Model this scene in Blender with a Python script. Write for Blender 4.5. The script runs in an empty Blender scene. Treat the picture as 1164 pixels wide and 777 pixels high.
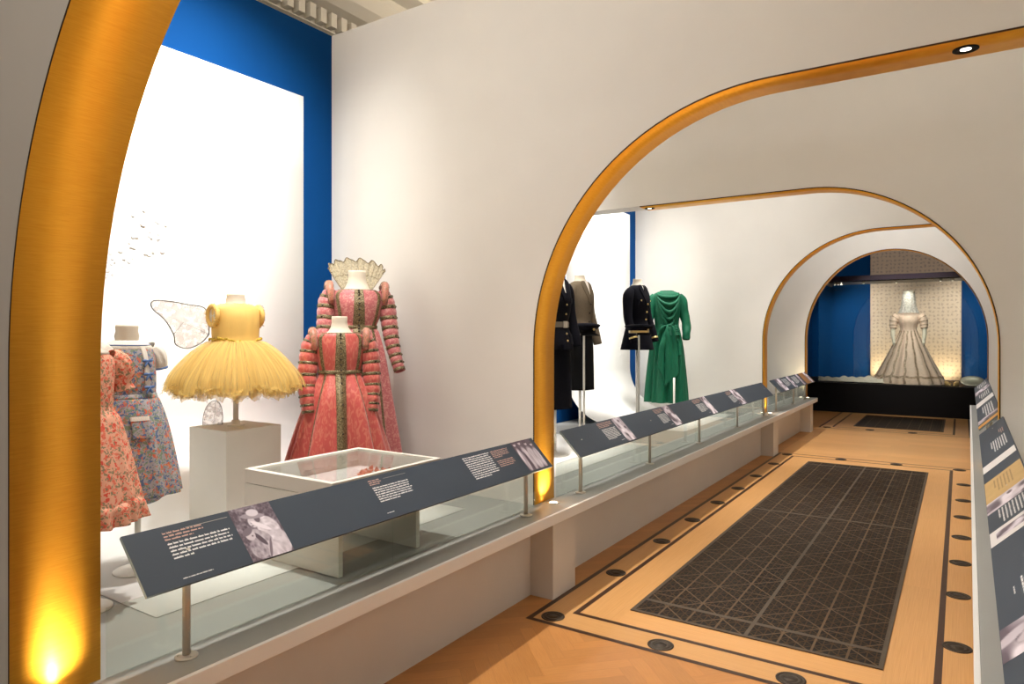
import bpy, bmesh, math, random
from mathutils import Vector, Matrix
R = random.Random(7)
PI = math.pi
scene = bpy.context.scene
COL = scene.collection

# ------------------------------------------------------------------ helpers
def s2l(c):
    c /= 255.0
    return c / 12.92 if c <= 0.04045 else ((c + 0.055) / 1.055) ** 2.4
def rgb(r, g, b, a=1.0):
    return (s2l(r), s2l(g), s2l(b), a)

class MB:
    """collects verts / faces (with material index) for one mesh"""
    def __init__(self):
        self.v, self.f, self.m, self.smooth = [], [], [], []
        self.fc = None
    def add(self, verts, faces, mi=0, smooth=False):
        b = len(self.v)
        self.v += [tuple(p) for p in verts]
        for f in faces:
            self.f.append([i + b for i in f]); self.m.append(mi); self.smooth.append(smooth)
    def box(self, x0, x1, y0, y1, z0, z1, mi=0):
        v = [(x0, y0, z0), (x1, y0, z0), (x1, y1, z0), (x0, y1, z0), (x0, y0, z1), (x1, y0, z1), (x1, y1, z1), (x0, y1, z1)]
        self.add(v, [(0, 3, 2, 1), (4, 5, 6, 7), (0, 1, 5, 4), (1, 2, 6, 5), (2, 3, 7, 6), (3, 0, 4, 7)], mi)
    def quad(self, a, b, c, d, mi=0):
        self.add([a, b, c, d], [(0, 1, 2, 3)], mi)
    def lathe(self, prof, n=24, cx=0, cy=0, mi=0, cap0=True, cap1=True, sx=1, sy=1):
        v = []; f = []
        for (r, z) in prof:
            for i in range(n):
                a = 2 * PI * i / n
                v.append((cx + r * sx * math.cos(a), cy + r * sy * math.sin(a), z))
        m = len(prof)
        for j in range(m - 1):
            for i in range(n):
                k = (i + 1) % n
                f.append((j * n + i, j * n + k, (j + 1) * n + k, (j + 1) * n + i))
        self.add(v, f, mi, True)
        if cap0: self.add(v[:n], [tuple(reversed(range(n)))], mi)
        if cap1: self.add(v[-n:], [tuple(range(n))], mi)
    def tube(self, pts, rad, n=8, mi=0, caps=True):
        pts = [Vector(p) for p in pts]
        rads = rad if isinstance(rad, (list, tuple)) else [rad] * len(pts)
        ring = []; side = None
        for i, p in enumerate(pts):
            t = (pts[min(i + 1, len(pts) - 1)] - pts[max(i - 1, 0)]).normalized()
            if side is None:
                side = t.cross(Vector((0, 0, 1)))
                if side.length < 0.1: side = t.cross(Vector((0, 1, 0)))
            side = (side - t * side.dot(t)).normalized()
            up = t.cross(side)
            ring.append([p + (side * math.cos(2 * PI * k / n) + up * math.sin(2 * PI * k / n)) * rads[i] for k in range(n)])
        v = [q for r_ in ring for q in r_]; f = []
        for j in range(len(pts) - 1):
            for k in range(n):
                l = (k + 1) % n
                f.append((j * n + k, j * n + l, (j + 1) * n + l, (j + 1) * n + k))
        self.add(v, f, mi, True)
        if caps:
            self.add(ring[0], [tuple(reversed(range(n)))], mi); self.add(ring[-1], [tuple(range(n))], mi)
    def ball(self, c, r, mi=0, nu=10, nv=6, s=(1, 1, 1)):
        v = [(c[0], c[1], c[2] - r * s[2])]
        for j in range(1, nv):
            ph = -PI / 2 + PI * j / nv
            for i in range(nu):
                a = 2 * PI * i / nu
                v.append((c[0] + r * s[0] * math.cos(ph) * math.cos(a), c[1] + r * s[1] * math.cos(ph) * math.sin(a), c[2] + r * s[2] * math.sin(ph)))
        v.append((c[0], c[1], c[2] + r * s[2])); f = []
        for i in range(nu):
            f.append((0, 1 + (i + 1) % nu, 1 + i))
            f.append((len(v) - 1, 1 + (nv - 2) * nu + i, 1 + (nv - 2) * nu + (i + 1) % nu))
        for j in range(nv - 2):
            for i in range(nu):
                k = (i + 1) % nu
                f.append((1 + j * nu + i, 1 + j * nu + k, 1 + (j + 1) * nu + k, 1 + (j + 1) * nu + i))
        self.add(v, f, mi, True)
    def grid(self, P, us, ts, closed=False, mi=0, smooth=True):
        nu, nt = len(us), len(ts)
        v = [P(u, t) for t in ts for u in us]; f = []
        for j in range(nt - 1):
            for i in range(nu if closed else nu - 1):
                k = (i + 1) % nu
                f.append((j * nu + i, j * nu + k, (j + 1) * nu + k, (j + 1) * nu + i))
        self.add(v, f, mi, smooth)
    def prism_y(self, outline, y0, y1, mi=0, side_mi=None):
        """outline: list of (x,z), extruded from y0 to y1"""
        n = len(outline)
        a = [(x, y0, z) for x, z in outline]; b = [(x, y1, z) for x, z in outline]
        self.add(a + b, [tuple(range(n)), tuple(reversed(range(n, 2 * n)))], mi)
        self.add(a + b, [(i, i + n, (i + 1) % n + n, (i + 1) % n) for i in range(n)], mi if side_mi is None else side_mi)

def obj(name, mb, mats, parent=None, loc=None, fix=True, bevel=0, solid=0, sub=0):
    me = bpy.data.meshes.new(name)
    me.from_pydata(mb.v, [], mb.f)
    if not isinstance(mats, (list, tuple)): mats = [mats]
    for m in mats: me.materials.append(m)
    me.polygons.foreach_set('material_index', mb.m)
    me.polygons.foreach_set('use_smooth', mb.smooth)
    if fix:
        bm = bmesh.new(); bm.from_mesh(me)
        bmesh.ops.remove_doubles(bm, verts=bm.verts, dist=1e-5)
        bmesh.ops.recalc_face_normals(bm, faces=bm.faces)
        bm.to_mesh(me); bm.free()
    me.update()
    o = bpy.data.objects.new(name, me); COL.objects.link(o)
    if parent is not None: o.parent = parent
    if loc is not None: o.location = loc
    if solid:
        m = o.modifiers.new('solid', 'SOLIDIFY'); m.thickness = solid; m.offset = -1
    if bevel:
        m = o.modifiers.new('bevel', 'BEVEL'); m.width = bevel; m.segments = 2; m.limit_method = 'ANGLE'
    if sub:
        m = o.modifiers.new('sub', 'SUBSURF'); m.levels = sub; m.render_levels = sub
    return o
def thing(name, label, cat, loc=(0, 0, 0), rz=0.0, group=None):
    o = bpy.data.objects.new(name, None); COL.objects.link(o)
    o.location = loc; o.rotation_euler = (0, 0, rz); o.empty_display_size = 0.1
    tag(o, label, cat, group); return o
def tag(o, label, cat, group=None):
    o['label'] = label; o['category'] = cat
    if group: o['group'] = group
    return o
def struct(o):
    o['kind'] = 'structure'; return o
def part_label(o, l):
    o['label'] = l; return o

# ------------------------------------------------------------------ materials
def nt(m):
    m.use_nodes = True
    return m.node_tree.nodes, m.node_tree.links
def principled(name, col, rough=0.5, metal=0.0, var=0.0, vscale=8.0, bump=0.0, bscale=60.0, spec=0.5, sheen=0.0, stretch=(1, 1, 1), emis=None, estr=0, trans=None):
    m = bpy.data.materials.new(name); N, L = nt(m)
    b = N['Principled BSDF']
    b.inputs['Base Color'].default_value = col
    b.inputs['Roughness'].default_value = rough
    b.inputs['Metallic'].default_value = metal
    b.inputs['Specular IOR Level'].default_value = spec
    if sheen: b.inputs['Sheen Weight'].default_value = sheen
    if emis:
        b.inputs['Emission Color'].default_value = emis; b.inputs['Emission Strength'].default_value = estr
    tc = mp = None
    if var or bump:
        tc = N.new('ShaderNodeTexCoord'); mp = N.new('ShaderNodeMapping')
        mp.inputs['Scale'].default_value = stretch
        L.new(tc.outputs['Object'], mp.inputs['Vector'])
    if var:
        n = N.new('ShaderNodeTexNoise'); n.inputs['Scale'].default_value = vscale; n.inputs['Detail'].default_value = 4
        L.new(mp.outputs[0], n.inputs['Vector'])
        r = N.new('ShaderNodeValToRGB')
        r.color_ramp.elements[0].position = 0.3; r.color_ramp.elements[1].position = 0.7
        r.color_ramp.elements[0].color = tuple(max(0, c * (1 - var)) for c in col[:3]) + (1,)
        r.color_ramp.elements[1].color = tuple(min(1, c * (1 + var)) for c in col[:3]) + (1,)
        L.new(n.outputs['Fac'], r.inputs['Fac']); L.new(r.outputs['Color'], b.inputs['Base Color'])
    if bump:
        n2 = N.new('ShaderNodeTexNoise'); n2.inputs['Scale'].default_value = bscale; n2.inputs['Detail'].default_value = 3
        L.new(mp.outputs[0], n2.inputs['Vector'])
        bp = N.new('ShaderNodeBump'); bp.inputs['Strength'].default_value = bump; bp.inputs['Distance'].default_value = 0.01
        L.new(n2.outputs['Fac'], bp.inputs['Height']); L.new(bp.outputs[0], b.inputs['Normal'])
    return m
def emission(name, col, s):
    m = bpy.data.materials.new(name); N, L = nt(m); N.clear()
    e = N.new('ShaderNodeEmission'); e.inputs[0].default_value = col; e.inputs[1].default_value = s
    o = N.new('ShaderNodeOutputMaterial'); L.new(e.outputs[0], o.inputs[0]); return m
def thin_glass(name, tint=(0.93, 0.97, 0.95, 1), refl=0.9):
    m = bpy.data.materials.new(name); N, L = nt(m); N.clear()
    t = N.new('ShaderNodeBsdfTransparent'); t.inputs[0].default_value = tint
    g = N.new('ShaderNodeBsdfGlossy'); g.inputs['Roughness'].default_value = 0.02
    g.inputs['Color'].default_value = (refl, refl, refl, 1)
    f = N.new('ShaderNodeFresnel'); ge = N.new('ShaderNodeNewGeometry')
    io = N.new('ShaderNodeMapRange'); io.inputs[3].default_value = 1.45; io.inputs[4].default_value = 1 / 1.45
    L.new(ge.outputs['Backfacing'], io.inputs[0]); L.new(io.outputs[0], f.inputs['IOR'])
    mx = N.new('ShaderNodeMixShader'); o = N.new('ShaderNodeOutputMaterial')
    L.new(f.outputs[0], mx.inputs[0]); L.new(t.outputs[0], mx.inputs[1]); L.new(g.outputs[0], mx.inputs[2]); L.new(mx.outputs[0], o.inputs[0])
    return m
def floral(name, ramp, scale, bg, bgmix=0.45, rough=0.8):
    """small all-over flower print"""
    m = bpy.data.materials.new(name); N, L = nt(m); b = N['Principled BSDF']
    b.inputs['Roughness'].default_value = rough; b.inputs['Specular IOR Level'].default_value = 0.2
    tc = N.new('ShaderNodeTexCoord')
    nz = N.new('ShaderNodeTexNoise'); nz.inputs['Scale'].default_value = scale * 0.8; nz.inputs['Detail'].default_value = 2
    L.new(tc.outputs['Object'], nz.inputs['Vector'])
    mixv = N.new('ShaderNodeMix'); mixv.data_type = 'VECTOR'; mixv.inputs[0].default_value = 0.04
    L.new(tc.outputs['Object'], mixv.inputs[4]); L.new(nz.outputs['Color'], mixv.inputs[5])
    v = N.new('ShaderNodeTexVoronoi'); v.inputs['Scale'].default_value = scale
    L.new(mixv.outputs[1], v.inputs['Vector'])
    sp = N.new('ShaderNodeSeparateColor'); L.new(v.outputs['Color'], sp.inputs[0])
    r = N.new('ShaderNodeValToRGB'); r.color_ramp.interpolation = 'CONSTANT'
    while len(r.color_ramp.elements) < len(ramp): r.color_ramp.elements.new(0.5)
    for i, c in enumerate(ramp):
        r.color_ramp.elements[i].position = i / len(ramp); r.color_ramp.elements[i].color = c
    L.new(sp.outputs[0], r.inputs['Fac'])
    v2 = N.new('ShaderNodeTexVoronoi'); v2.inputs['Scale'].default_value = scale * 2.3
    L.new(mixv.outputs[1], v2.inputs['Vector'])
    lt = N.new('ShaderNodeMath'); lt.operation = 'GREATER_THAN'; lt.inputs[1].default_value = bgmix
    L.new(v.outputs['Distance'], lt.inputs[0])
    mx = N.new('ShaderNodeMix'); mx.data_type = 'RGBA'; mx.inputs[7].default_value = bg
    L.new(lt.outputs[0], mx.inputs[0]); L.new(r.outputs['Color'], mx.inputs[6])
    sp2 = N.new('ShaderNodeSeparateColor'); L.new(v2.outputs['Color'], sp2.inputs[0])
    gt = N.new('ShaderNodeMath'); gt.operation = 'GREATER_THAN'; gt.inputs[1].default_value = 0.72
    L.new(sp2.outputs[1], gt.inputs[0])
    r2 = N.new('ShaderNodeValToRGB'); r2.color_ramp.interpolation = 'CONSTANT'
    for i, c in enumerate((ramp[2], ramp[1])):
        r2.color_ramp.elements[i].position = i / 2; r2.color_ramp.elements[i].color = c
    L.new(sp2.outputs[0], r2.inputs['Fac'])
    mx2 = N.new('ShaderNodeMix'); mx2.data_type = 'RGBA'
    L.new(gt.outputs[0], mx2.inputs[0]); L.new(mx.outputs[2], mx2.inputs[6]); L.new(r2.outputs['Color'], mx2.inputs[7])
    L.new(mx2.outputs[2], b.inputs['Base Color'])
    return m
def brocade(name, base, fig, scale, amount=0.45, rough=0.45, bump=0.25, stretch=(1, 1, 1)):
    m = bpy.data.materials.new(name); N, L = nt(m); b = N['Principled BSDF']
    b.inputs['Roughness'].default_value = rough; b.inputs['Sheen Weight'].default_value = 0.3
    tc = N.new('ShaderNodeTexCoord'); mp = N.new('ShaderNodeMapping'); mp.inputs['Scale'].default_value = stretch
    L.new(tc.outputs['Object'], mp.inputs['Vector'])
    n = N.new('ShaderNodeTexNoise'); n.inputs['Scale'].default_value = scale; n.inputs['Detail'].default_value = 2; n.inputs['Distortion'].default_value = 1.6
    L.new(mp.outputs[0], n.inputs['Vector'])
    r = N.new('ShaderNodeValToRGB'); e = r.color_ramp.elements
    e[0].position = 0.5; e[0].color = base; e[1].position = 0.58; e[1].color = tuple(base[i] * (1 - amount) + fig[i] * amount for i in range(3)) + (1,)
    L.new(n.outputs['Fac'], r.inputs['Fac']); L.new(r.outputs['Color'], b.inputs['Base Color'])
    bp = N.new('ShaderNodeBump'); bp.inputs['Strength'].default_value = bump; bp.inputs['Distance'].default_value = 0.004
    L.new(n.outputs['Fac'], bp.inputs['Height']); L.new(bp.outputs[0], b.inputs['Normal'])
    return m
def beaded(name, dark, light, scale, metal=0.35):
    m = bpy.data.materials.new(name); N, L = nt(m); b = N['Principled BSDF']
    b.inputs['Roughness'].default_value = 0.45; b.inputs['Metallic'].default_value = metal
    tc = N.new('ShaderNodeTexCoord')
    v = N.new('ShaderNodeTexVoronoi'); v.inputs['Scale'].default_value = scale
    L.new(tc.outputs['Object'], v.inputs['Vector'])
    r = N.new('ShaderNodeValToRGB'); e = r.color_ramp.elements
    e[0].position = 0.15; e[0].color = light; e[1].position = 0.6; e[1].color = dark
    L.new(v.outputs['Distance'], r.inputs['Fac']); L.new(r.outputs['Color'], b.inputs['Base Color'])
    bp = N.new('ShaderNodeBump'); bp.invert = True; bp.inputs['Strength'].default_value = 0.6; bp.inputs['Distance'].default_value = 0.004
    L.new(v.outputs['Distance'], bp.inputs['Height']); L.new(bp.outputs[0], b.inputs['Normal'])
    return m
def tulle(name, col, alpha, stripes=90.0):
    m = bpy.data.materials.new(name); N, L = nt(m); N.clear()
    d = N.new('ShaderNodeBsdfDiffuse'); d.inputs[0].default_value = col
    tl = N.new('ShaderNodeBsdfTranslucent'); tl.inputs[0].default_value = col
    a = N.new('ShaderNodeMixShader'); a.inputs[0].default_value = 0.35
    L.new(d.outputs[0], a.inputs[1]); L.new(tl.outputs[0], a.inputs[2])
    t = N.new('ShaderNodeBsdfTransparent'); mx = N.new('ShaderNodeMixShader')
    tc = N.new('ShaderNodeTexCoord'); n = N.new('ShaderNodeTexNoise'); n.inputs['Scale'].default_value = stripes; n.inputs['Detail'].default_value = 2
    L.new(tc.outputs['Object'], n.inputs['Vector'])
    mr = N.new('ShaderNodeMapRange'); mr.inputs[1].default_value = 0.35; mr.inputs[2].default_value = 0.65
    mr.inputs[3].default_value = max(0, alpha - 0.22); mr.inputs[4].default_value = min(1, alpha + 0.22)
    L.new(n.outputs['Fac'], mr.inputs[0]); L.new(mr.outputs[0], mx.inputs[0])
    L.new(t.outputs[0], mx.inputs[1]); L.new(a.outputs[0], mx.inputs[2])
    o = N.new('ShaderNodeOutputMaterial'); L.new(mx.outputs[0], o.inputs[0]); return m

M = {}
M['cream_wall'] = principled('cream_wall', rgb(230, 225, 216), 0.75, var=0.015, vscale=3, bump=0.03, bscale=150, spec=0.25)
M['blue_wall'] = principled('blue_wall', rgb(0, 58, 112), 0.8, var=0.04, vscale=2, spec=0.1)
M['white_sweep'] = principled('white_sweep', rgb(240, 238, 233), 0.6, spec=0.3)
M['platform'] = principled('platform', rgb(158, 158, 153), 0.5, var=0.02, vscale=4, spec=0.35)
M['highlight_white'] = principled('highlight_white', rgb(240, 239, 236), 0.4)
M['plinth'] = principled('plinth', rgb(220, 216, 210), 0.65, var=0.015, vscale=4, spec=0.3)
M['pedestal'] = principled('pedestal', rgb(222, 218, 208), 0.6, var=0.02, vscale=6, spec=0.3)
M['edge_dark'] = principled('edge_dark', rgb(70, 45, 15), 0.5, metal=0.5)
M['plaster'] = principled('plaster', rgb(228, 222, 210), 0.75)
M['ceiling'] = principled('ceiling', rgb(222, 208, 182), 0.85)
M['slate'] = principled('slate', rgb(60, 70, 82), 0.55, var=0.03, vscale=5, spec=0.4)
M['steel'] = principled('steel', rgb(206, 200, 188), 0.35, metal=0.45)
M['text'] = principled('text', rgb(228, 228, 228), 0.7)
M['head_text'] = principled('head_text', rgb(200, 164, 152), 0.7)
M['tan'] = principled('tan', rgb(206, 172, 112), 0.6, var=0.05, vscale=12)
M['white_print'] = principled('white_print', rgb(232, 228, 226), 0.6)
M['orange'] = principled('orange', rgb(214, 150, 60), 0.5)
M['form'] = principled('form', rgb(212, 200, 180), 0.75, bump=0.05, bscale=300)
M['pole'] = principled('pole', rgb(226, 222, 212), 0.4)
M['glass'] = thin_glass('glass')
M['clear_glass'] = thin_glass('clear_glass', (0.97, 0.98, 0.98, 1), 0.7)
M['black'] = principled('black', rgb(12, 11, 12), 0.7, spec=0.2)
M['rail_purple'] = principled('rail_purple', rgb(46, 28, 58), 0.5)
M['case_grey'] = principled('case_grey', rgb(120, 118, 110), 0.5)
M['lens'] = emission('lens', (1.0, 0.86, 0.62, 1), 14)
M['small_lens'] = emission('small_lens', (1.0, 0.93, 0.82, 1), 7)
M['led'] = emission('led', (0.86, 0.93, 1.0, 1), 7)

# brushed gold lining
def gold_mat():
    m = bpy.data.materials.new('brushed_gold'); N, L = nt(m); b = N['Principled BSDF']
    b.inputs['Metallic'].default_value = 0.72; b.inputs['Roughness'].default_value = 0.4
    tc = N.new('ShaderNodeTexCoord'); mp = N.new('ShaderNodeMapping'); mp.inputs['Scale'].default_value = (6, 6, 130)
    L.new(tc.outputs['Object'], mp.inputs['Vector'])
    n = N.new('ShaderNodeTexNoise'); n.inputs['Scale'].default_value = 3; n.inputs['Detail'].default_value = 5
    L.new(mp.outputs[0], n.inputs['Vector'])
    r = N.new('ShaderNodeValToRGB'); e = r.color_ramp.elements
    e[0].position = 0.25; e[0].color = rgb(234, 164, 52); e[1].position = 0.75; e[1].color = rgb(246, 184, 66)
    L.new(n.outputs['Fac'], r.inputs['Fac']); L.new(r.outputs['Color'], b.inputs['Base Color'])
    bp = N.new('ShaderNodeBump'); bp.inputs['Strength'].default_value = 0.08; bp.inputs['Distance'].default_value = 0.003
    L.new(n.outputs['Fac'], bp.inputs['Height']); L.new(bp.outputs[0], b.inputs['Normal'])
    return m
M['gold'] = gold_mat()

def wood_mat(name, c0, c1, rough=0.35):
    m = bpy.data.materials.new(name); N, L = nt(m); b = N['Principled BSDF']
    b.inputs['Roughness'].default_value = rough; b.inputs['Specular IOR Level'].default_value = 0.4
    uv = N.new('ShaderNodeUVMap'); uv.uv_map = 'UVMap'
    mp = N.new('ShaderNodeMapping'); mp.inputs['Scale'].default_value = (2.0, 28.0, 1)
    L.new(uv.outputs[0], mp.inputs['Vector'])
    n = N.new('ShaderNodeTexNoise'); n.inputs['Scale'].default_value = 2.2; n.inputs['Detail'].default_value = 5; n.inputs['Distortion'].default_value = 0.4
    L.new(mp.outputs[0], n.inputs['Vector'])
    r = N.new('ShaderNodeValToRGB'); e = r.color_ramp.elements
    e[0].position = 0.3; e[0].color = c0; e[1].position = 0.7; e[1].color = c1
    L.new(n.outputs['Fac'], r.inputs['Fac'])
    at = N.new('ShaderNodeVertexColor'); at.layer_name = 'tone'
    mx = N.new('ShaderNodeMix'); mx.data_type = 'RGBA'; mx.blend_type = 'MULTIPLY'; mx.inputs[0].default_value = 1.0
    L.new(r.outputs['Color'], mx.inputs[6]); L.new(at.outputs['Color'], mx.inputs[7])
    L.new(mx.outputs[2], b.inputs['Base Color'])
    return m
M['oak'] = wood_mat('oak_parquet', rgb(186, 124, 66), rgb(208, 148, 86))
M['maple'] = wood_mat('maple_border', rgb(204, 150, 90), rgb(220, 168, 108))
M['wenge'] = wood_mat('dark_inlay', rgb(60, 38, 26), rgb(76, 50, 34))

def grille_mat():
    m = bpy.data.materials.new('cast_lattice'); N, L = nt(m); b = N['Principled BSDF']
    tc = N.new('ShaderNodeTexCoord'); sx = N.new('ShaderNodeSeparateXYZ'); L.new(tc.outputs['Object'], sx.inputs[0])
    def mth(op, a, bb=None, c=None):
        n = N.new('ShaderNodeMath'); n.operation = op
        for i, q in enumerate((a, bb, c)):
            if q is None: continue
            if isinstance(q, (int, float)): n.inputs[i].default_value = q
            else: L.new(q, n.inputs[i])
        return n.outputs[0]
    X, Y = sx.outputs[0], sx.outputs[1]
    def bars(coord, pitch, w):   # 1 inside a bar of full width w every pitch
        fr = mth('FRACT', mth('ADD', mth('DIVIDE', coord, pitch), 0.5))
        d = mth('ABSOLUTE', mth('SUBTRACT', fr, 0.5))
        return mth('LESS_THAN', d, w / pitch / 2)
    s = 0.70711
    D1 = mth('MULTIPLY', mth('ADD', X, Y), s); D2 = mth('MULTIPLY', mth('SUBTRACT', X, Y), s)
    c = 0.1615
    els = [bars(X, c, 0.012), bars(D1, c * s * 2, 0.009), bars(D2, c * s * 2, 0.009), bars(Y, c * 2, 0.008),
           bars(D1, c * s / 2, 0.0075), bars(D2, c * s / 2, 0.0075), bars(X, c / 4, 0.006), bars(Y, c / 2, 0.005)]
    tot = els[0]
    for e_ in els[1:]: tot = mth('MAXIMUM', tot, e_)
    big = els[0]
    for e_ in els[1:4]: big = mth('MAXIMUM', big, e_)
    mx = N.new('ShaderNodeMix'); mx.data_type = 'RGBA'; mx.inputs[6].default_value = rgb(10, 6, 3); mx.inputs[7].default_value = rgb(76, 55, 34)
    L.new(tot, mx.inputs[0])
    mx2 = N.new('ShaderNodeMix'); mx2.data_type = 'RGBA'; mx2.inputs[7].default_value = rgb(108, 88, 66)
    L.new(mx.outputs[2], mx2.inputs[6]); L.new(big, mx2.inputs[0])
    L.new(mx2.outputs[2], b.inputs['Base Color'])
    L.new(mth('MULTIPLY', tot, 0.45), b.inputs['Metallic'])
    b.inputs['Roughness'].default_value = 0.55; b.inputs['Specular IOR Level'].default_value = 0.25
    bp = N.new('ShaderNodeBump'); bp.inputs['Strength'].default_value = 0.5; bp.inputs['Distance'].default_value = 0.004
    L.new(tot, bp.inputs['Height']); L.new(bp.outputs[0], b.inputs['Normal'])
    return m
M['lattice'] = grille_mat()
M['bronze'] = principled('bronze', rgb(92, 80, 66), 0.5, metal=0.4, var=0.1, vscale=20)
M['disc'] = principled('disc', rgb(70, 60, 50), 0.45, metal=0.5, var=0.15, vscale=30)

# ------------------------------------------------------------------ camera
T = math.radians(33.3); H = 1.6
cam = bpy.data.cameras.new('camera'); co = bpy.data.objects.new('camera', cam); COL.objects.link(co)
cam.sensor_width = 36; cam.lens = 776 / 1164 * 36; cam.shift_y = -8.5 / 1164; cam.clip_start = 0.02
co.location = (0, 0, H); co.rotation_euler = (PI / 2, 0, T)
scene.camera = co

ZP = 0.55          # platform top
XL, XR = -4.0, 2.06
AX = -2.2          # arch leg
TOP = 3.87
def mx_(x): return -1.94 - x

# ------------------------------------------------------------------ floor
def build_floor():
    V, F, Mi, tone, UV = [], [], [], [], []
    def quad(pts, z, mi, t, uv):
        b = len(V); V.extend([(p[0], p[1], z) for p in pts]); F.append([b, b + 1, b + 2, b + 3]); Mi.append(mi); tone.append(t); UV.append(uv)
    def plank(pts, z, mi, var, L_, W_):
        t = 1 + R.uniform(-var, var); w = R.uniform(-0.02, 0.02)
        ou, ov = R.uniform(0, 50), R.uniform(0, 50)
        quad(pts, z, mi, (t, t * (1 + w * 0.5), t * (1 + w)), [(ou, ov), (ou + L_, ov), (ou + L_, ov + W_), (ou, ov + W_)])
    # base
    quad([(-4.2, -3), (2.3, -3), (2.3, 18), (-4.2, 18)], -0.002, 0, (0.8, 0.8, 0.8), [(0, 0), (6, 0), (6, 20), (0, 20)])
    W, r = 0.075, 6; L_ = W * r; c = math.sqrt(0.5)
    def rot(p): return (p[0] * c - p[1] * c - 1.0, p[0] * c + p[1] * c)
    g = 0.0006
    for i in range(-240, 330):
        for j in range(-240, 330):
            s = (i - j) % (2 * r)
            if s == 0: q = [(i * W + g, j * W + g), (i * W + L_ - g, j * W + g), (i * W + L_ - g, j * W + W - g), (i * W + g, j * W + W - g)]
            elif s == 2 * r - 1: q = [(i * W + W - g, j * W + g), (i * W + W - g, j * W + L_ - g), (i * W + g, j * W + L_ - g), (i * W + g, j * W + g)]
            else: continue
            q = [rot(p) for p in q]
            cx = sum(p[0] for p in q) / 4; cy = sum(p[1] for p in q) / 4
            if -2.6 < cx < 0.6 and -1.5 < cy < 17: plank(q, 0.0, 0, 0.09, L_, W)
    # framed grilles: outer rect / inner rect / grille rect
    def rect_band(o, i, z, mi, seg, var):
        ox0, ox1, oy0, oy1 = o; ix0, ix1, iy0, iy1 = i
        def run(x0, x1, y0, y1, alongy):
            a, b_ = (y0, y1) if alongy else (x0, x1); p = a
            while p < b_ - 1e-4:
                n = min(b_, p + seg * R.uniform(0.8, 1.2))
                if b_ - n < 0.2 * seg: n = b_
                if alongy: plank([(x0, p), (x0, n), (x1, n), (x1, p)], z, mi, var, n - p, abs(x1 - x0))
                else: plank([(p, y0), (n, y0), (n, y1), (p, y1)], z, mi, var, n - p, abs(y1 - y0))
                p = n
        run(ox0, ix0, oy0, oy1, True); run(ix1, ox1, oy0, oy1, True)
        run(ix0, ix1, oy0, iy0, False); run(ix0, ix1, iy1, oy1, False)
    for (gx0, gx1, gy0, gy1, n0, n1) in ((-1.6, -0.308, 3.685, 9.235, 3.48, 9.55), (-1.56, -0.23, 13.22, 15.3, 12.95, 15.4)):
        wl, wo = 0.032, 0.20
        inn = (-1.845, -0.088, n0, n1); out = (-2.035, 0.13, n0 - 0.205, n1 + 0.175)
        e = lambda r_, d: (r_[0] - d, r_[1] + d, r_[2] - d, r_[3] + d)
        rect_band(e(out, 0), e(inn, 0), 0.0008, 1, 1.4, 0.05)
        rect_band(inn, (gx0 + 0.12 * 0, gx1, gy0, gy1), 0.0008, 1, 1.6, 0.05)
        rect_band(e(out, wl / 2), e(out, -wl / 2), 0.0016, 2, 9, 0.05)
        rect_band(e(inn, wl / 2), e(inn, -wl / 2), 0.0016, 2, 9, 0.05)
    # cross boards between the two framed grilles
    y = 9.74
    while y < 12.7:
        x = -2.05
        while x < 0.15:
            n = min(0.15, x + R.uniform(0.9, 1.5)); plank([(x, y), (n, y), (n, y + 0.249), (x, y + 0.249)], 0.0008, 1, 0.06, n - x, 0.25); x = n
        y += 0.25
    me = bpy.data.meshes.new('floor'); me.from_pydata(V, [], F)
    for k in ('oak', 'maple', 'wenge'): me.materials.append(M[k])
    me.polygons.foreach_set('material_index', Mi)
    ul = me.uv_layers.new(name='UVMap'); ca = me.color_attributes.new('tone', 'FLOAT_COLOR', 'CORNER')
    fu = [c_ for u in UV for p in u for c_ in p]; ul.data.foreach_set('uv', fu)
    fc = [c_ for t in tone for _ in range(4) for c_ in (*t, 1.0)]; ca.data.foreach_set('color', fc)
    me.update()
    o = bpy.data.objects.new('floor', me); COL.objects.link(o); struct(o)
build_floor()

# ------------------------------------------------------------------ iron grilles and vent discs in the floor
def grille(loc, w, l, label):
    t = thing('floor_grille', label, 'floor grille', loc)
    f = MB(); b = 0.022
    f.box(0, w, 0, b, 0, 0.006); f.box(0, w, l - b, l, 0, 0.006); f.box(0, b, b, l - b, 0, 0.006); f.box(w - b, w, b, l - b, 0, 0.006)
    if l > 4:
        for yy in (0.2, l / 2, l - 0.2): f.box(b, w - b, yy - 0.016, yy + 0.016, 0, 0.0058)
        f.box(w / 2 - 0.010, w / 2 + 0.010, b, l - b, 0, 0.0057)
    obj('border_frame', f, M['bronze'], t)
    p = MB(); p.box(b, w - b, b, l - b, 0.001, 0.005)
    obj('lattice_plate', p, M['lattice'], t)
grille((-1.6, 3.685, 0.0015), 1.292, 5.55, 'long dark bronze lattice floor grille in the middle of the corridor')
grille((-1.56, 13.22, 0.0015), 1.33, 1.95, 'far dark floor grille just before the black plinth')

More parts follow.
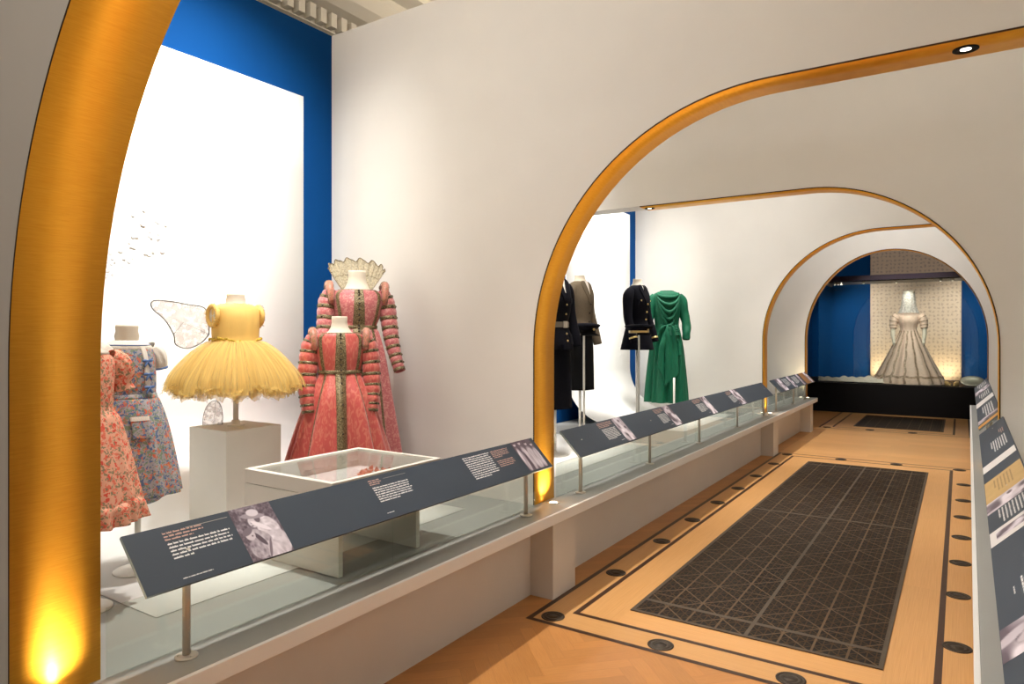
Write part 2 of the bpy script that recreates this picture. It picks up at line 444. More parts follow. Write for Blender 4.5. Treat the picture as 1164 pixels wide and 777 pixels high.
def disc_mesh():
    m = MB()
    pr = [(0.067, 0.0), (0.067, 0.003), (0.063, 0.004), (0.058, 0.004), (0.056, 0.0025), (0.05, 0.0025), (0.048, 0.004), (0.036, 0.004), (0.034, 0.0025), (0.028, 0.0025), (0.026, 0.004), (0.0, 0.0042)]
    m.lathe(pr, 28, cap1=False); return m
ordn = ['nearest', 'second nearest', 'third nearest', 'fourth nearest', 'fifth nearest', 'sixth nearest', 'seventh nearest', 'eighth nearest']
dproto = obj('floor_disc', disc_mesh(), M['disc'], loc=(-1.932, 3.365, 0.001))
tag(dproto, 'round dark floor disc at the inlay corner beside the near white pillar foot', 'floor disc', 'bronze discs in the inlaid floor border')
def disc(x, y, label):
    o = dproto.copy(); COL.objects.link(o); o.location = (x, y, 0.001); o['label'] = label
for i, y in enumerate((4.212, 5.051, 5.776, 6.505, 7.22, 7.968, 8.84)):
    disc(-1.932, y, '%s disc along the long left border between corner disc and far pillar' % ordn[i])
disc(-1.291, 3.36, 'round dark disc in the front border before the left half of the long grille')
disc(-0.658, 3.358, 'round dark disc in the front border before the right half of the long grille')
for i, (x, y) in enumerate(((-0.014, 4.164), (-0.012, 4.994), (-0.001, 5.713), (0.007, 6.436), (0.015, 7.151), (0.023, 7.875), (0.03, 8.7))):
    disc(x, y, '%s disc along the right border beside the right plinth' % ordn[i])
for (x, y, l) in ((-1.93, 9.62, 'small far disc at the far left corner of the long inlay frame'), (-1.28, 9.62, 'far border disc behind the left half of the long grille'), (-0.66, 9.62, 'far border disc behind the right half of the long grille'),
                  (-0.01, 9.62, 'far border disc at the right end beside the right plinth'), (-1.27, 12.85, 'distant disc before the left half of the far grille'), (-0.65, 12.85, 'distant disc before the right half of the far grille'),
                  (-1.93, 12.85, 'distant disc at the left corner of the far inlay frame')):
    disc(x, y, l)

# ------------------------------------------------------------------ arch walls
def arc(cx, cz, r, a0, a1, n=28):
    return [(cx + r * math.cos(a0 + (a1 - a0) * i / n), cz + r * math.sin(a0 + (a1 - a0) * i / n)) for i in range(n + 1)]
RT = 0.26          # right arch leg
def edge(kind, z0):
    if kind == 'left':  return [(AX, z0)] + arc(-0.8, 1.5, 1.4, PI, PI / 2) + [(XR, 2.9)]
    if kind == 'right': return [(XL, 2.9)] + arc(-1.14, 1.5, 1.4, PI / 2, 0) + [(RT, z0)]
    return [(AX, z0)] + [(-0.925 + 1.275 * math.cos(a), 1.5 + 1.46 * math.sin(a)) for a in [PI - PI * i / 60 for i in range(61)]] + [(0.35, z0)]
def arch_wall(wname, tname, kind, y0, y1, z0=ZP, lining_from=None):
    e = edge(kind, z0)
    if kind == 'left':  out = [(XL, TOP), (XL, z0)] + e + [(XR, TOP)]
    elif kind == 'right': out = [(XL, TOP)] + e + [(XR, z0), (XR, TOP)]
    else: out = [(XL, TOP), (XL, z0)] + e + [(XR, z0), (XR, TOP)]
    m = MB(); m.prism_y(out, y0, y1); struct(obj(wname, m, M['cream_wall']))
    # gold lining strip following the opening
    t = 0.009; pth = e if lining_from is None else [(lining_from, 2.9)] + [p for p in e if p[0] > lining_from]
    g = MB(); inner = []
    for i, p in enumerate(pth):
        a = Vector(pth[max(i - 1, 0)]); b = Vector(pth[min(i + 1, len(pth) - 1)]); d = (b - a).normalized()
        nrm = Vector((d.y, -d.x))      # into the opening (path runs clockwise over the opening)
        q = Vector(p) + nrm * t
        inner.append((q.x, q.y))
    ya, yb = y0 - 0.004, y1 + 0.004
    for i in range(len(pth) - 1):
        p, q, pi, qi = pth[i], pth[i + 1], inner[i], inner[i + 1]
        g.add([(pi[0], ya, pi[1]), (qi[0], ya, qi[1]), (qi[0], yb, qi[1]), (pi[0], yb, pi[1])], [(0, 1, 2, 3)], 0, True)
        for yy in (ya, yb): g.add([(p[0], yy, p[1]), (q[0], yy, q[1]), (qi[0], yy, qi[1]), (pi[0], yy, pi[1])], [(0, 1, 2, 3)], 1)
        g.add([(p[0], ya, p[1]), (q[0], ya, q[1]), (q[0], yb, q[1]), (p[0], yb, p[1])], [(0, 1, 2, 3)], 1)
    struct(obj(tname, g, [M['gold'], M['edge_dark']]))
arch_wall('wall_near', 'trim_1', 'left', 0.816, 1.047)
arch_wall('wall_middle', 'trim_2', 'left', 3.59, 3.825)
arch_wall('wall_overhead', 'trim_3', 'right', 6.5, 6.735, lining_from=-2.72)
arch_wall('wall_far', 'trim_4', 'left', 9.4, 9.635)
arch_wall('wall_end', 'trim_5', 'both', 12.36, 12.56, z0=0.0)

m = MB(); m.box(XL - 0.08, XL, -1.5, 12.56, 0, TOP); struct(obj('wall_left', m, M['blue_wall']))
m = MB(); m.box(XR, XR + 0.08, -1.5, 12.56, 0, TOP); struct(obj('wall_right', m, M['white_sweep']))  # unseen; painted white to bounce light onto the left plinth front
# old room behind the partition: wall, cornice, ceiling
m = MB(); m.box(-4.95, -4.85, -3, 18.5, 0, 4.8); m.box(-4.95, 3.2, 18.4, 18.5, 0, 4.8); m.box(3.1, 3.2, -3, 18.5, 0, 4.8); m.box(-4.95, 3.2, -3.1, -3, 0, 4.8); struct(obj('wall_room', m, M['plaster']))
m = MB()
prof = [(-4.85, 4.02), (-4.76, 4.02), (-4.76, 4.10), (-4.70, 4.13), (-4.66, 4.20), (-4.66, 4.24), (-4.60, 4.24), (-4.60, 4.38), (-4.45, 4.40), (-4.36, 4.46), (-4.30, 4.56), (-4.30, 4.62), (-4.1, 4.62), (-4.1, 4.68), (-3.95, 4.68), (-3.95, 4.75), (-4.85, 4.75)]
m.prism_y(prof, -3, 18.4)
for i in range(150):
    y = -2.5 + i * 0.115
    if y > 14: break
    m.box(-4.60, -4.52, y, y + 0.062, 4.25, 4.37)
struct(obj('trim_6', m, M['plaster']))
m = MB(); m.box(-4.95, 3.2, -3.1, 18.5, 4.75, 4.85)
for y in (0.6, 4.3, 8.0, 11.7): m.box(-4.0, 3.0, y, y + 0.10, 4.70, 4.75); m.box(-4.0, 3.0, y + 0.32, y + 0.42, 4.715, 4.75)
struct(obj('ceiling', m, M['ceiling']))

# ------------------------------------------------------------------ plinths (left and right display platforms)
def plinth(side, label):
    s = 1 if side == 'left' else -1
    K = (lambda x: x + 2.0) if side == 'left' else (lambda x: -(x + 2.0))      # local x, 0 at the ledge front
    t = thing('display_plinth', label, 'display plinth', (-2.0, 0, 0) if side == 'left' else (0.048, 1.6, 0), 0 if side == 'left' else -0.0085)
    oy = 0 if side == 'left' else -1.6
    def bx(m, x0, x1, y0, y1, z0, z1):
        a, b = sorted((K(x0), K(x1))); m.box(a, b, y0 + oy, y1 + oy, z0, z1)
    back = -3.995 if side == 'left' else -3.82
    m = MB(); bx(m, back, -1.997, -1.2, 12.25, ZP - 0.06, ZP); obj('platform_top', m, M['platform'], t, bevel=0.004)
    m = MB(); bx(m, -1.9968, -1.979, -1.2, 12.25, ZP - 0.06, ZP); part_label(obj('edge_highlight', m, M['highlight_white'], t, bevel=0.002), 'white painted highlight along the ledge edge')  # highlight on the ledge edge, painted in as a near-white strip
    for (a, b) in ((-1.2, 0.78), (1.06, 3.57), (3.855, 9.37), (9.65, 12.02)):
        m = MB(); bx(m, -2.23, -2.21, a, b, 0.0, ZP - 0.06); obj('front_panel', m, M['plinth'], t)
    for (a, b) in ((0.78, 1.06), (3.57, 3.855), (9.37, 9.65), (12.02, 12.24)):
        m = MB(); bx(m, -2.23, -2.05, a, b, 0.0, ZP - 0.06); obj('pillar_foot', m, M['plinth'], t, bevel=0.003)
    m = MB(); bx(m, back, -2.23, 12.2, 12.24, 0, ZP - 0.06); obj('end_panel', m, M['plinth'], t)
plinth('left', 'long pale grey display plinth along the left side of the corridor')
plinth('right', 'pale plinth on the right edge of the photo seen steeply from above')

# ------------------------------------------------------------------ white sweeps
XW = -3.95
def sweep(y0, y1, label):
    t = thing('backdrop_panel', label, 'backdrop', (XW, (y0 + y1) / 2, ZP), 0, 'curved white backdrop panels')
    w = (y1 - y0) / 2; r = 0.6; th = 0.012
    prof = [(0, 3.31 - ZP)] + [(0, z) for z in (2.2, 1.6, 1.1)] + [(r - r * math.cos(a), 0.0018 + r - r * math.sin(a)) for a in [PI / 2 * i / 24 for i in range(25)]] + [(x, 0.0018) for x in (0.9, 1.2, -2.49 - XW)]
    m = MB(); n = len(prof)
    off = []
    for i, p in enumerate(prof):
        a = Vector(prof[max(0, i - 1)]); b = Vector(prof[min(n - 1, i + 1)]); d = (b - a).normalized()
        off.append((p[0] + d.y * th * 0.3, p[1] - d.x * th * 0.3))
    m.grid(lambda u, k: (prof[k][0], u, prof[k][1]), [-w, 0, w], range(n))
    obj('curved_sheet', m, M['white_sweep'], t, solid=0.0012)
    l = MB(); a = 0.05
    l.box(-0.030, -0.022, -w + a, w - a, 3.31 - ZP - a - 0.01, 3.31 - ZP - a)
    l.box(-0.030, -0.022, w - a - 0.01, w - a, 0.7, 3.31 - ZP - a); l.box(-0.030, -0.022, -w + a, -w + a + 0.01, 0.7, 3.31 - ZP - a)
    part_label(obj('light_strip', l, M['led'], t), 'thin light strip glowing behind the panel')
sweep(1.39, 3.28, 'tall white curved backdrop behind the yellow tutu and pink gowns')
sweep(4.29, 6.18, 'white curved backdrop behind the belted navy uniform')
sweep(7.19, 9.08, 'white curved backdrop left of the green draped dress')
# speckle decal of tiny grey petals on the first sweep
m = MB()
for i in range(90):
    u = R.random(); y = 1.62 + u * 0.62 + R.gauss(0, 0.05); z = 1.80 + u * 0.42 + R.gauss(0, 0.09); s = R.uniform(0.004, 0.014)
    a = R.uniform(0, PI)
    pts = [(XW + 0.003 + i * 0.00006, y + s * math.cos(a + k * PI / 3) * (1 if k % 3 else 1.7), z + s * math.sin(a + k * PI / 3)) for k in range(6)]
    m.add(pts, [tuple(range(6))])
d = obj('printed_petals', m, principled('petal_grey', rgb(180, 180, 180), 0.8), fix=False)
bd = [o for o in bpy.data.objects if o.name == 'backdrop_panel'][0]
d.parent = bd; d.location = -Vector(bd.location); d['kind'] = 'stuff'

# ------------------------------------------------------------------ glass barriers between posts and displays
for (a, b, l) in ((1.06, 3.58, 'low clear glass barrier behind the long dark panel in front of the pink gowns'),
                  (3.84, 9.39, 'low clear glass barrier in front of the uniforms and green dress'),
                  (9.65, 12.24, 'low clear glass barrier at the far end of the left plinth')):
    t = thing('glass_barrier', l, 'glass barrier', (-2.18, a, ZP))
    n = max(1, round((b - a) / 1.4)); w = (b - a) / n
    for i in range(n):
        m = MB(); m.box(-0.004, 0.004, i * w + 0.002, (i + 1) * w - 0.002, 0.0005, 0.215); obj('pane', m, M['glass'], t)

# ------------------------------------------------------------------ information rails
VL = math.hypot(0.15, 0.155)
def photo_mat(i):
    m = bpy.data.materials.new('printed_photograph'); N, L = nt(m); b = N['Principled BSDF']
    at = N.new('ShaderNodeVertexColor'); at.layer_name = 'ink'
    L.new(at.outputs['Color'], b.inputs['Base Color']); b.inputs['Roughness'].default_value = 0.6
    return m
PH = photo_mat(0)
def hashn(x, y, s):
    v = math.sin(x * 127.1 + y * 311.7 + s * 74.7) * 43758.5453
    return v - math.floor(v)
def vnoise(x, y, s):
    xi, yi = math.floor(x), math.floor(y); fx, fy = x - xi, y - yi
    fx, fy = fx * fx * (3 - 2 * fx), fy * fy * (3 - 2 * fy)
    a = hashn(xi, yi, s) * (1 - fx) + hashn(xi + 1, yi, s) * fx; b = hashn(xi, yi + 1, s) * (1 - fx) + hashn(xi + 1, yi + 1, s) * fx
    return a * (1 - fy) + b * fy
def ell(x, y, cx, cy, rx, ry, rot=0, soft=0.25):
    dx, dy = x - cx, y - cy; c, s = math.cos(rot), math.sin(rot)
    d = math.hypot((dx * c + dy * s) / rx, (-dx * s + dy * c) / ry)
    return max(0, min(1, (1 - d) / soft + 0.5))
def ph_family(x, y):      # woman in a hat leaning over a child, leafy background
    v = 0.05 + 0.5 * vnoise(x * 11, y * 13, 1) * vnoise(x * 23, y * 25, 8) + 0.35 * max(0, vnoise(x * 31, y * 36, 2) - 0.45)
    def put(v, m, val): return v * (1 - m) + val * m
    fold = lambda fx, fy, s_: 0.28 * vnoise(x * fx, y * fy, s_) + 0.25 * max(0, vnoise(x * fx * 2.1 + y * 9, y * fy * 1.7, s_ + 1) - 0.4)
    v = put(v, ell(x, y, 0.70, 0.20, 0.34, 0.30, 0.5, 0.1), 0.98 - fold(13, 7, 3))
    v = put(v, ell(x, y, 0.70, 0.50, 0.24, 0.27, 0.7, 0.1), 1.0 - fold(9, 15, 4))
    v = put(v, ell(x, y, 0.28, 0.20, 0.20, 0.19, 0.2, 0.12), 0.80 - 1.3 * fold(17, 15, 6))
    v = put(v, ell(x, y, 0.44, 0.42, 0.23, 0.10, -0.5, 0.12), 0.84 - fold(15, 15, 5))
    v = put(v, ell(x, y, 0.40, 0.36, 0.05, 0.16, 0.6, 0.2), 0.10)
    v = put(v, ell(x, y, 0.52, 0.16, 0.03, 0.2, -0.5, 0.3), 0.3)
    v = put(v, ell(x, y, 0.22, 0.47, 0.11, 0.10, 0, 0.12), 0.78); v = put(v, ell(x, y, 0.19, 0.54, 0.13, 0.06, 0.3, 0.15), 0.28); v = put(v, ell(x, y, 0.26, 0.45, 0.02, 0.015), 0.2)
    v = put(v, ell(x, y, 0.42, 0.69, 0.11, 0.11, 0, 0.12), 0.82); v = put(v, ell(x, y, 0.38, 0.68, 0.025, 0.02), 0.25); v = put(v, ell(x, y, 0.37, 0.62, 0.03, 0.012), 0.35)
    v = put(v, ell(x, y, 0.54, 0.74, 0.07, 0.08, 0, 0.2), 0.2)
    v = put(v, ell(x, y, 0.47, 0.80, 0.27, 0.055, -0.12, 0.12), 0.52); v = put(v, ell(x, y, 0.50, 0.86, 0.14, 0.07, -0.1, 0.15), 0.86)
    v = put(v, ell(x, y, 0.55, 0.59, 0.22, 0.045, -0.55, 0.15), 0.98)
    return v
def ph_group(x, y):       # standing figures in pale long robes
    v = 0.10 + 0.1 * vnoise(x * 10, y * 10, 9)
    def put(v, m, val): return v * (1 - m) + val * m
    for (cx, h, w) in ((0.12, 0.9, 0.10), (0.38, 0.92, 0.13), (0.66, 0.86, 0.2), (0.9, 0.8, 0.12)):
        v = put(v, ell(x, y, cx, h * 0.42, w, h * 0.45, 0, 0.3), 0.86 - 0.3 * vnoise(x * 22, y * 5, cx))
        v = put(v, ell(x, y, cx, h, 0.06, 0.055), 0.74); v = put(v, ell(x, y, cx, h + 0.05, 0.065, 0.035), 0.12)
    v = put(v, ell(x, y, 0.3, 0.3, 0.05, 0.34), 0.1)
    return v
def ph_misc(seed):
    def f(x, y):
        v = 0.2 + 0.8 * max(0, min(1, 1.9 * (vnoise(x * 3.2 + seed * 7, y * 4.5, seed) - 0.25)))
        for k in range(3):
            cx, cy = hashn(k, seed, 3), 0.15 + 0.3 * k
            v = v * (1 - 0.8 * ell(x, y, cx, cy, 0.3, 0.13, seed)) + 0.9 * 0.8 * ell(x, y, cx, cy, 0.3, 0.13, seed)
            v *= 1 - 0.7 * ell(x, y, cx + 0.2, cy + 0.1, 0.12, 0.06)
        return v
    return f
class Rail:
    """a sloping board; maps (along, up, out) to local coordinates of its Empty"""
    def __init__(self, side, y0, y1, label, posts, group='sloping information rails'):
        self.L = y1 - y0; self.side = side; self.y0, self.y1 = y0, y1
        if side == 'left':
            self.t = thing('information_rail', label, 'information rail', (-2.11, y0, ZP), 0, group)
        else:
            self.t = thing('information_rail', label, 'information rail', (0.17 + 0.0085 * (y0 - 1.6), y0, ZP), -0.0085, group)
        m = MB(); th = 0.012
        c = [self.p(u, v, w) for w in (-th, 0) for (u, v) in ((0, 0), (self.L, 0), (self.L, VL), (0, VL))]
        m.add(c, [(0, 1, 2, 3), (4, 5, 6, 7), (0, 1, 5, 4), (1, 2, 6, 5), (2, 3, 7, 6), (3, 0, 4, 7)])
        obj('board', m, M['slate'], self.t)
        for y in posts:
            pm = MB(); pm.lathe([(0.0125, 0.006), (0.0125, 0.355)], 16, 0, y - y0)
            po = obj('post', pm, M['steel'], self.t)
            fm = MB(); fm.lathe([(0.036, 0.0), (0.036, 0.005), (0.030, 0.008), (0.014, 0.009)], 24, 0, y - y0)
            for k in range(3): fm.lathe([(0.004, 0.008), (0.004, 0.0105)], 8, 0.025 * math.cos(k * 2.1), y - y0 + 0.025 * math.sin(k * 2.1))
            fo = obj('flange', fm, M['steel'], po)
    def p(self, u, v, w):
        # u along reading direction from the board's left end, v up the slope, w out of the face
        k = v / VL
        if self.side == 'left':
            return (0.09 - 0.15 * k + w * 0.155 / VL, u, 0.27 + 0.155 * k + w * 0.15 / VL)
        return (-0.09 + 0.15 * k - w * 0.155 / VL, self.L - u, 0.27 + 0.155 * k + w * 0.15 / VL)
    def uy(self, y): return (y - self.y0) if self.side == 'left' else (self.y1 - y)
    def rect(self, m, u0, u1, v0, v1, w=0.0008, mi=0):
        m.quad(self.p(u0, v0, w), self.p(u1, v0, w), self.p(u1, v1, w), self.p(u0, v1, w), mi)
    def panel(self, name, u0, u1, v0, v1, mat, w=0.0006):
        m = MB(); self.rect(m, u0, u1, v0, v1, w); return obj(name, m, mat, self.t)
    def words(self, u0, u1, v, h, m, ragged=1.0):
        u = u0; end = u0 + (u1 - u0) * ragged
        while u < end:
            w = min(R.uniform(0.3, 1.3) * h * 3.2, end - u)
            # each word: a lower-case band with risers
            self.rect(m, u, u + w, v, v + h * 0.62)
            q = u
            while q < u + w - h * 0.3:
                if R.random() < 0.3: self.rect(m, q, min(q + h * 0.22, u + w), v + h * 0.6, v + h)
                q += h * 0.5
            u += w + h * 0.5
    def text(self, u0, u1, v_top, v_bot, rows, mat=None, last=0.6, name='text_block', fill=0.62):
        m = MB(); dv = (v_top - v_bot) / rows; h = dv * fill
        for i in range(rows):
            self.words(u0, u1, v_top - (i + 1) * dv + dv * 0.2, h, m, last if i == rows - 1 else R.uniform(0.93, 1.0))
        return obj(name, m, mat or M['text'], self.t, fix=False)
    def photo(self, u0, u1, v0, v1, fn, nx=40, ny=52):
        me = bpy.data.meshes.new('photograph'); V = []; F = []; C = []
        for j in range(ny + 1):
            for i in range(nx + 1):
                x, y = i / nx, j / ny
                V.append(self.p(u0 + (u1 - u0) * x, v0 + (v1 - v0) * y, 0.0010))
                g = max(0.02, min(1, fn(x, y)))
                C += [s2l(70 + 170 * g), s2l(56 + 176 * g), s2l(68 + 172 * g), 1.0]
        for j in range(ny):
            for i in range(nx):
                a = j * (nx + 1) + i; F.append((a, a + 1, a + nx + 2, a + nx + 1))
        me.from_pydata(V, [], F); ca = me.color_attributes.new('ink', 'FLOAT_COLOR', 'POINT'); ca.data.foreach_set('color', C)
        me.materials.append(PH); me.update()
        o = bpy.data.objects.new('photograph', me); COL.objects.link(o); o.parent = self.t; return o

# left, first rail (nearest)
r = Rail('left', 1.10, 3.515, 'long dark information rail nearest, before the glass topped case', (1.278, 3.359))
y = lambda q: r.uy(q)
r.panel('rule_line', y(1.30), y(1.455), 0.1925, 0.1938, M['steel'])
r.text(y(1.22), y(1.36), 0.196, 0.160, 3, M['head_text'], 0.7, 'heading')
r.text(y(1.222), y(1.45), 0.156, 0.090, 5, None, 0.3)
r.text(y(1.222), y(1.325), 0.026, 0.018, 1, None, 1.0, 'credit_line')
part_label(r.photo(y(1.466), y(1.637), 0.0, VL, ph_family, 90, 110), 'grey lilac photograph of a woman bending over a child')
r.panel('rule_line', y(2.23), y(2.376), 0.1915, 0.1925, M['steel'])
r.text(y(2.137), y(2.21), 0.200, 0.170, 3, M['head_text'], 0.8, 'heading')
r.text(y(2.140), y(2.37), 0.163, 0.082, 7, None, 0.55)
r.text(y(2.137), y(2.18), 0.031, 0.024, 1, None, 1.0, 'credit_line')
r.text(y(2.806), y(3.04), 0.196, 0.055, 11, None, 0.6)
r.text(y(3.055), y(3.22), 0.196, 0.145, 5, M['head_text'], 0.5, 'heading')
r.text(y(3.060), y(3.22), 0.130, 0.085, 4, M['head_text'], 0.8, 'heading')
part_label(r.photo(y(3.278), y(3.482), 0.012, VL, ph_group, 80, 90), 'photograph of standing figures in pale robes')
# left, second rail
r = Rail('left', 3.87, 9.22, 'very long dark information rail before the uniforms and green dress', (4.041, 5.248, 6.507, 7.85, 9.10))
y = lambda q: r.uy(q)
for i, (t0, t1, p0, p1) in enumerate(((4.37, 4.61, 4.63, 4.78), (5.43, 5.66, 5.64, 5.81), (6.42, 6.66, 6.68, 6.83), (7.52, 7.79, 7.74, 7.95))):
    t1 = min(t1, p0 - 0.02)
    r.text(y(t0), y(t1), 0.205, 0.160, 4, M['head_text'], 0.7, 'heading')
    r.text(y(t0 + 0.01), y(t1), 0.150, 0.056, 9, None, 0.6)
    r.text(y(t1 - 0.06), y(t1 - 0.01), 0.034, 0.026, 1, None, 1.0, 'credit_line')
    r.photo(y(p0), y(p1), 0.004, VL, ph_misc(i + 2), 26, 34)
# left, third rail (three boards)
r = Rail('left', 9.70, 11.55, 'short far information rail with photographs at the end of the left plinth', (9.80, 10.95))
y = lambda q: r.uy(q)
r.photo(y(9.95), y(10.22), 0.004, VL, ph_misc(7), 20, 26); r.text(y(10.3), y(10.6), 0.19, 0.06, 8)
r.photo(y(10.68), y(10.85), 0.004, VL, ph_misc(8), 20, 26); r.text(y(10.95), y(11.25), 0.19, 0.06, 8); r.photo(y(11.35), y(11.5), 0.004, VL, ph_misc(9), 16, 20)
r = Rail('left', 11.57, 12.22, 'small brown information board, last before the bridal display', (11.9,))
y = lambda q: r.uy(q)
r.panel('brown_print', 0.01, 0.63, 0.003, VL - 0.003, principled('brown_print', rgb(150, 104, 62), 0.6)); r.photo(y(11.95), y(12.15), 0.004, VL, ph_misc(11), 16, 20)
# right rails: bands measured along the corridor
r = Rail('right', 0.9, 6.42, 'long information rail on the right with tan and white bands', (1.3, 2.6, 3.9, 5.2, 6.2))
y = lambda q: r.uy(q)
def band(a, b, mat, name, v0=0.002, v1=VL - 0.002): return r.panel(name, y(b), y(a), v0, v1, mat)
r.text(y(5.55), y(5.05), 0.19, 0.075, 7); r.text(y(5.9), y(5.65), 0.19, 0.15, 3, M['head_text'], 0.6, 'heading')
band(4.60, 4.82, M['white_print'], 'white_band'); 
band(3.78, 4.30, M['tan'], 'tan_band')
r.text(y(4.22), y(3.9), 0.16, 0.05, 6, principled('tan_text', rgb(170, 140, 96), 0.7))
r.photo(y(3.78), y(3.56), 0.002, VL, ph_misc(14), 30, 40)
r.text(y(3.54), y(3.28), 0.18, 0.05, 8)
band(3.03, 3.24, M['white_print'], 'white_band')
r.photo(y(3.19), y(3.09), 0.03, VL - 0.04, ph_misc(17), 14, 24)
r.text(y(2.52), y(2.25), 0.19, 0.085, 7); r.text(y(2.47), y(2.40), 0.068, 0.058, 1, None, 1.0, 'credit_line')
r.photo(y(2.2), y(1.98), 0.002, VL, ph_misc(21), 30, 40)
band(0.92, 1.3, M['tan'], 'tan_band')
r = Rail('right', 6.75, 12.0, 'far right information rail with white bands near the black plinth', (7.0, 8.3, 9.6, 10.9))
y = lambda q: r.uy(q)
band(6.77, 6.95, M['orange'], 'orange_band')
r.text(y(8.3), y(7.3), 0.18, 0.06, 5); r.photo(y(7.3), y(7.05), 0.004, VL, ph_misc(23), 20, 26)
band(8.6, 9.1, M['white_print'], 'white_band')
r.text(y(10.0), y(9.3), 0.19, 0.05, 6); r.photo(y(10.8), y(10.2), 0.004, VL, ph_misc(25), 20, 26); r.text(y(11.8), y(11.0), 0.19, 0.05, 6)

# ------------------------------------------------------------------ recessed uplights and downlights
def uplight(x, y, label, z=ZP):
    t = thing('recessed_uplight', label, 'uplight', (x, y, z), 0, 'recessed lights of the gold arches')
    m = MB(); m.lathe([(0.040, 0), (0.040, 0.003), (0.037, 0.005), (0.028, 0.005), (0.026, 0.002)], 24, cap0=True, cap1=False); obj('ring', m, M['steel'], t)
    m = MB(); m.lathe([(0.026, 0.002), (0.018, 0.0045), (0, 0.005)], 20, cap0=False, cap1=False); obj('lens', m, M['lens'], t)
    return t
def downlight(x, y, z, label):
    t = thing('recessed_downlight', label, 'downlight', (x, y, z), 0, 'recessed lights of the gold arches')
    m = MB(); m.lathe([(0.052, 0), (0.052, -0.004), (0.046, -0.006), (0.034, -0.006), (0.022, -0.0012)], 24, cap0=False, cap1=False); obj('ring', m, M['black'], t)
    m = MB(); m.lathe([(0.022, -0.0012), (0.0, -0.0017)], 20, cap0=False, cap1=False); obj('lens', m, M['small_lens'], t)
    return t
def spot(loc, target, energy, angle=60, blend=0.5, radius=0.05, col=(1, 0.95, 0.88), name='track_spotlight'):
    l = bpy.data.lights.new(name, 'SPOT'); l.energy = energy; l.spot_size = math.radians(angle); l.spot_blend = blend
    l.shadow_soft_size = radius; l.color = col
    o = bpy.data.objects.new(name, l); COL.objects.link(o); o.location = loc
    d = Vector(target) - Vector(loc); o.rotation_euler = d.to_track_quat('-Z', 'Y').to_euler(); return o
def area(loc, target, energy, sx, sy, col=(1, 0.95, 0.88), name='ceiling_fill', spread=180):
    l = bpy.data.lights.new(name, 'AREA'); l.shape = 'RECTANGLE'; l.size = sx; l.size_y = sy; l.energy = energy; l.color = col; l.spread = math.radians(spread)
    o = bpy.data.objects.new(name, l); COL.objects.link(o); o.location = loc
    d = Vector(target) - Vector(loc); o.rotation_euler = d.to_track_quat('-Z', 'Y').to_euler(); return o
WARM = (1.0, 0.80, 0.46)
UP_E = 46.0
for (x, y, z, tx, l) in ((-2.125, 0.93, ZP, -2.19, 'bright recessed uplight at the foot of the wide near gold arch'),
                     (-2.125, 3.705, ZP, -2.19, 'glowing recessed uplight on the ledge at the foot of the middle gold arch'),
                     (-2.125, 9.515, ZP, -2.19, 'small glowing uplight at the foot of the far left gold arch leg'),
                     (-2.125, 12.2, ZP, -2.19, 'tiny uplight at the foot of the last small arch on the left'),
                     (0.20, 6.617, ZP, 0.25, 'uplight on the right plinth at the foot of the gold arch leg')):
    uplight(x, y, l, z)
    sx = 1 if x < -1 else -1
    spot((x + 0.05 * sx, y, z + 0.012), (x + 0.42 * sx, y, z + 2.0), 190 if y < 5 else 55, 42, 1.0, 0.02, WARM, 'uplight_lamp')
    spot((x, y, z + 0.012), (tx + 0.05, y, z + 1.0), UP_E if y < 5 else 22, 130, 1.0, 0.02, WARM, 'uplight_lamp')
downlight(0.02, 3.71, 2.891, 'round black rimmed downlight in the gold underside of the middle arch')
downlight(-2.66, 6.617, 2.891, 'small downlight at the left end of the far gold arch top')

# ------------------------------------------------------------------ world, exposure, general light
w = bpy.data.worlds.new('world'); scene.world = w; w.use_nodes = True
w.node_tree.nodes['Background'].inputs[0].default_value = (1.0, 0.95, 0.88, 1); w.node_tree.nodes['Background'].inputs[1].default_value = 0.0
vs = scene.view_settings
vs.view_transform = 'Standard'; vs.look = 'None'; vs.gamma = 1; vs.exposure = 0.0
try: vs.use_curve_mapping = False
except Exception: pass
# ------------------------------------------------------------------ garment surfaces
def cat(p0, p1, p2, p3, t):
    return tuple(0.5 * (2 * b + (c - a) * t + (2 * a - 5 * b + 4 * c - d) * t * t + (3 * b - a - 3 * c + d) * t ** 3) for a, b, c, d in zip(p0, p1, p2, p3))
def spline(rows):
    n = len(rows) - 1
    def f(t):
        k = max(0, min(n - 1, int(t * n))); x = t * n - k
        return cat(rows[max(0, k - 1)], rows[k], rows[k + 1], rows[min(n, k + 2)], x)
    return f
def body(rows, fold=None):
    """rows of (z, rx, ry, cx, cy), top first; angle 0 is the front (-y)"""
    rows = [tuple(r) + (0,) * (5 - len(r)) for r in rows]
    sp = spline(rows)
    def P(a, t):
        z, rx, ry, cx, cy = sp(t)
        k = 1 if fold is None else fold(a, t)
        return (cx + rx * k * math.sin(a), cy - ry * k * math.cos(a), z)
    P.sp = sp
    def t_of(z):
        lo, hi = 0.0, 1.0
        for _ in range(40):
            md = (lo + hi) / 2
            if sp(md)[0] > z: lo = md
            else: hi = md
        return lo
    P.t_of = t_of
    return P
def limb(path, fold=None):
    """path rows of (x, y, z, radius)"""
    sp = spline(path)
    def P(a, t):
        x, y, z, r = sp(t); e = 0.01
        d = (Vector(sp(min(1, t + e))[:3]) - Vector(sp(max(0, t - e))[:3])).normalized()
        s = Vector((0, -1, 0.15)).cross(d).normalized(); f = d.cross(s)
        k = 1 if fold is None else fold(a, t)
        q = Vector((x, y, z)) + (s * math.sin(a) + f * math.cos(a)) * r * k
        return tuple(q)
    return P
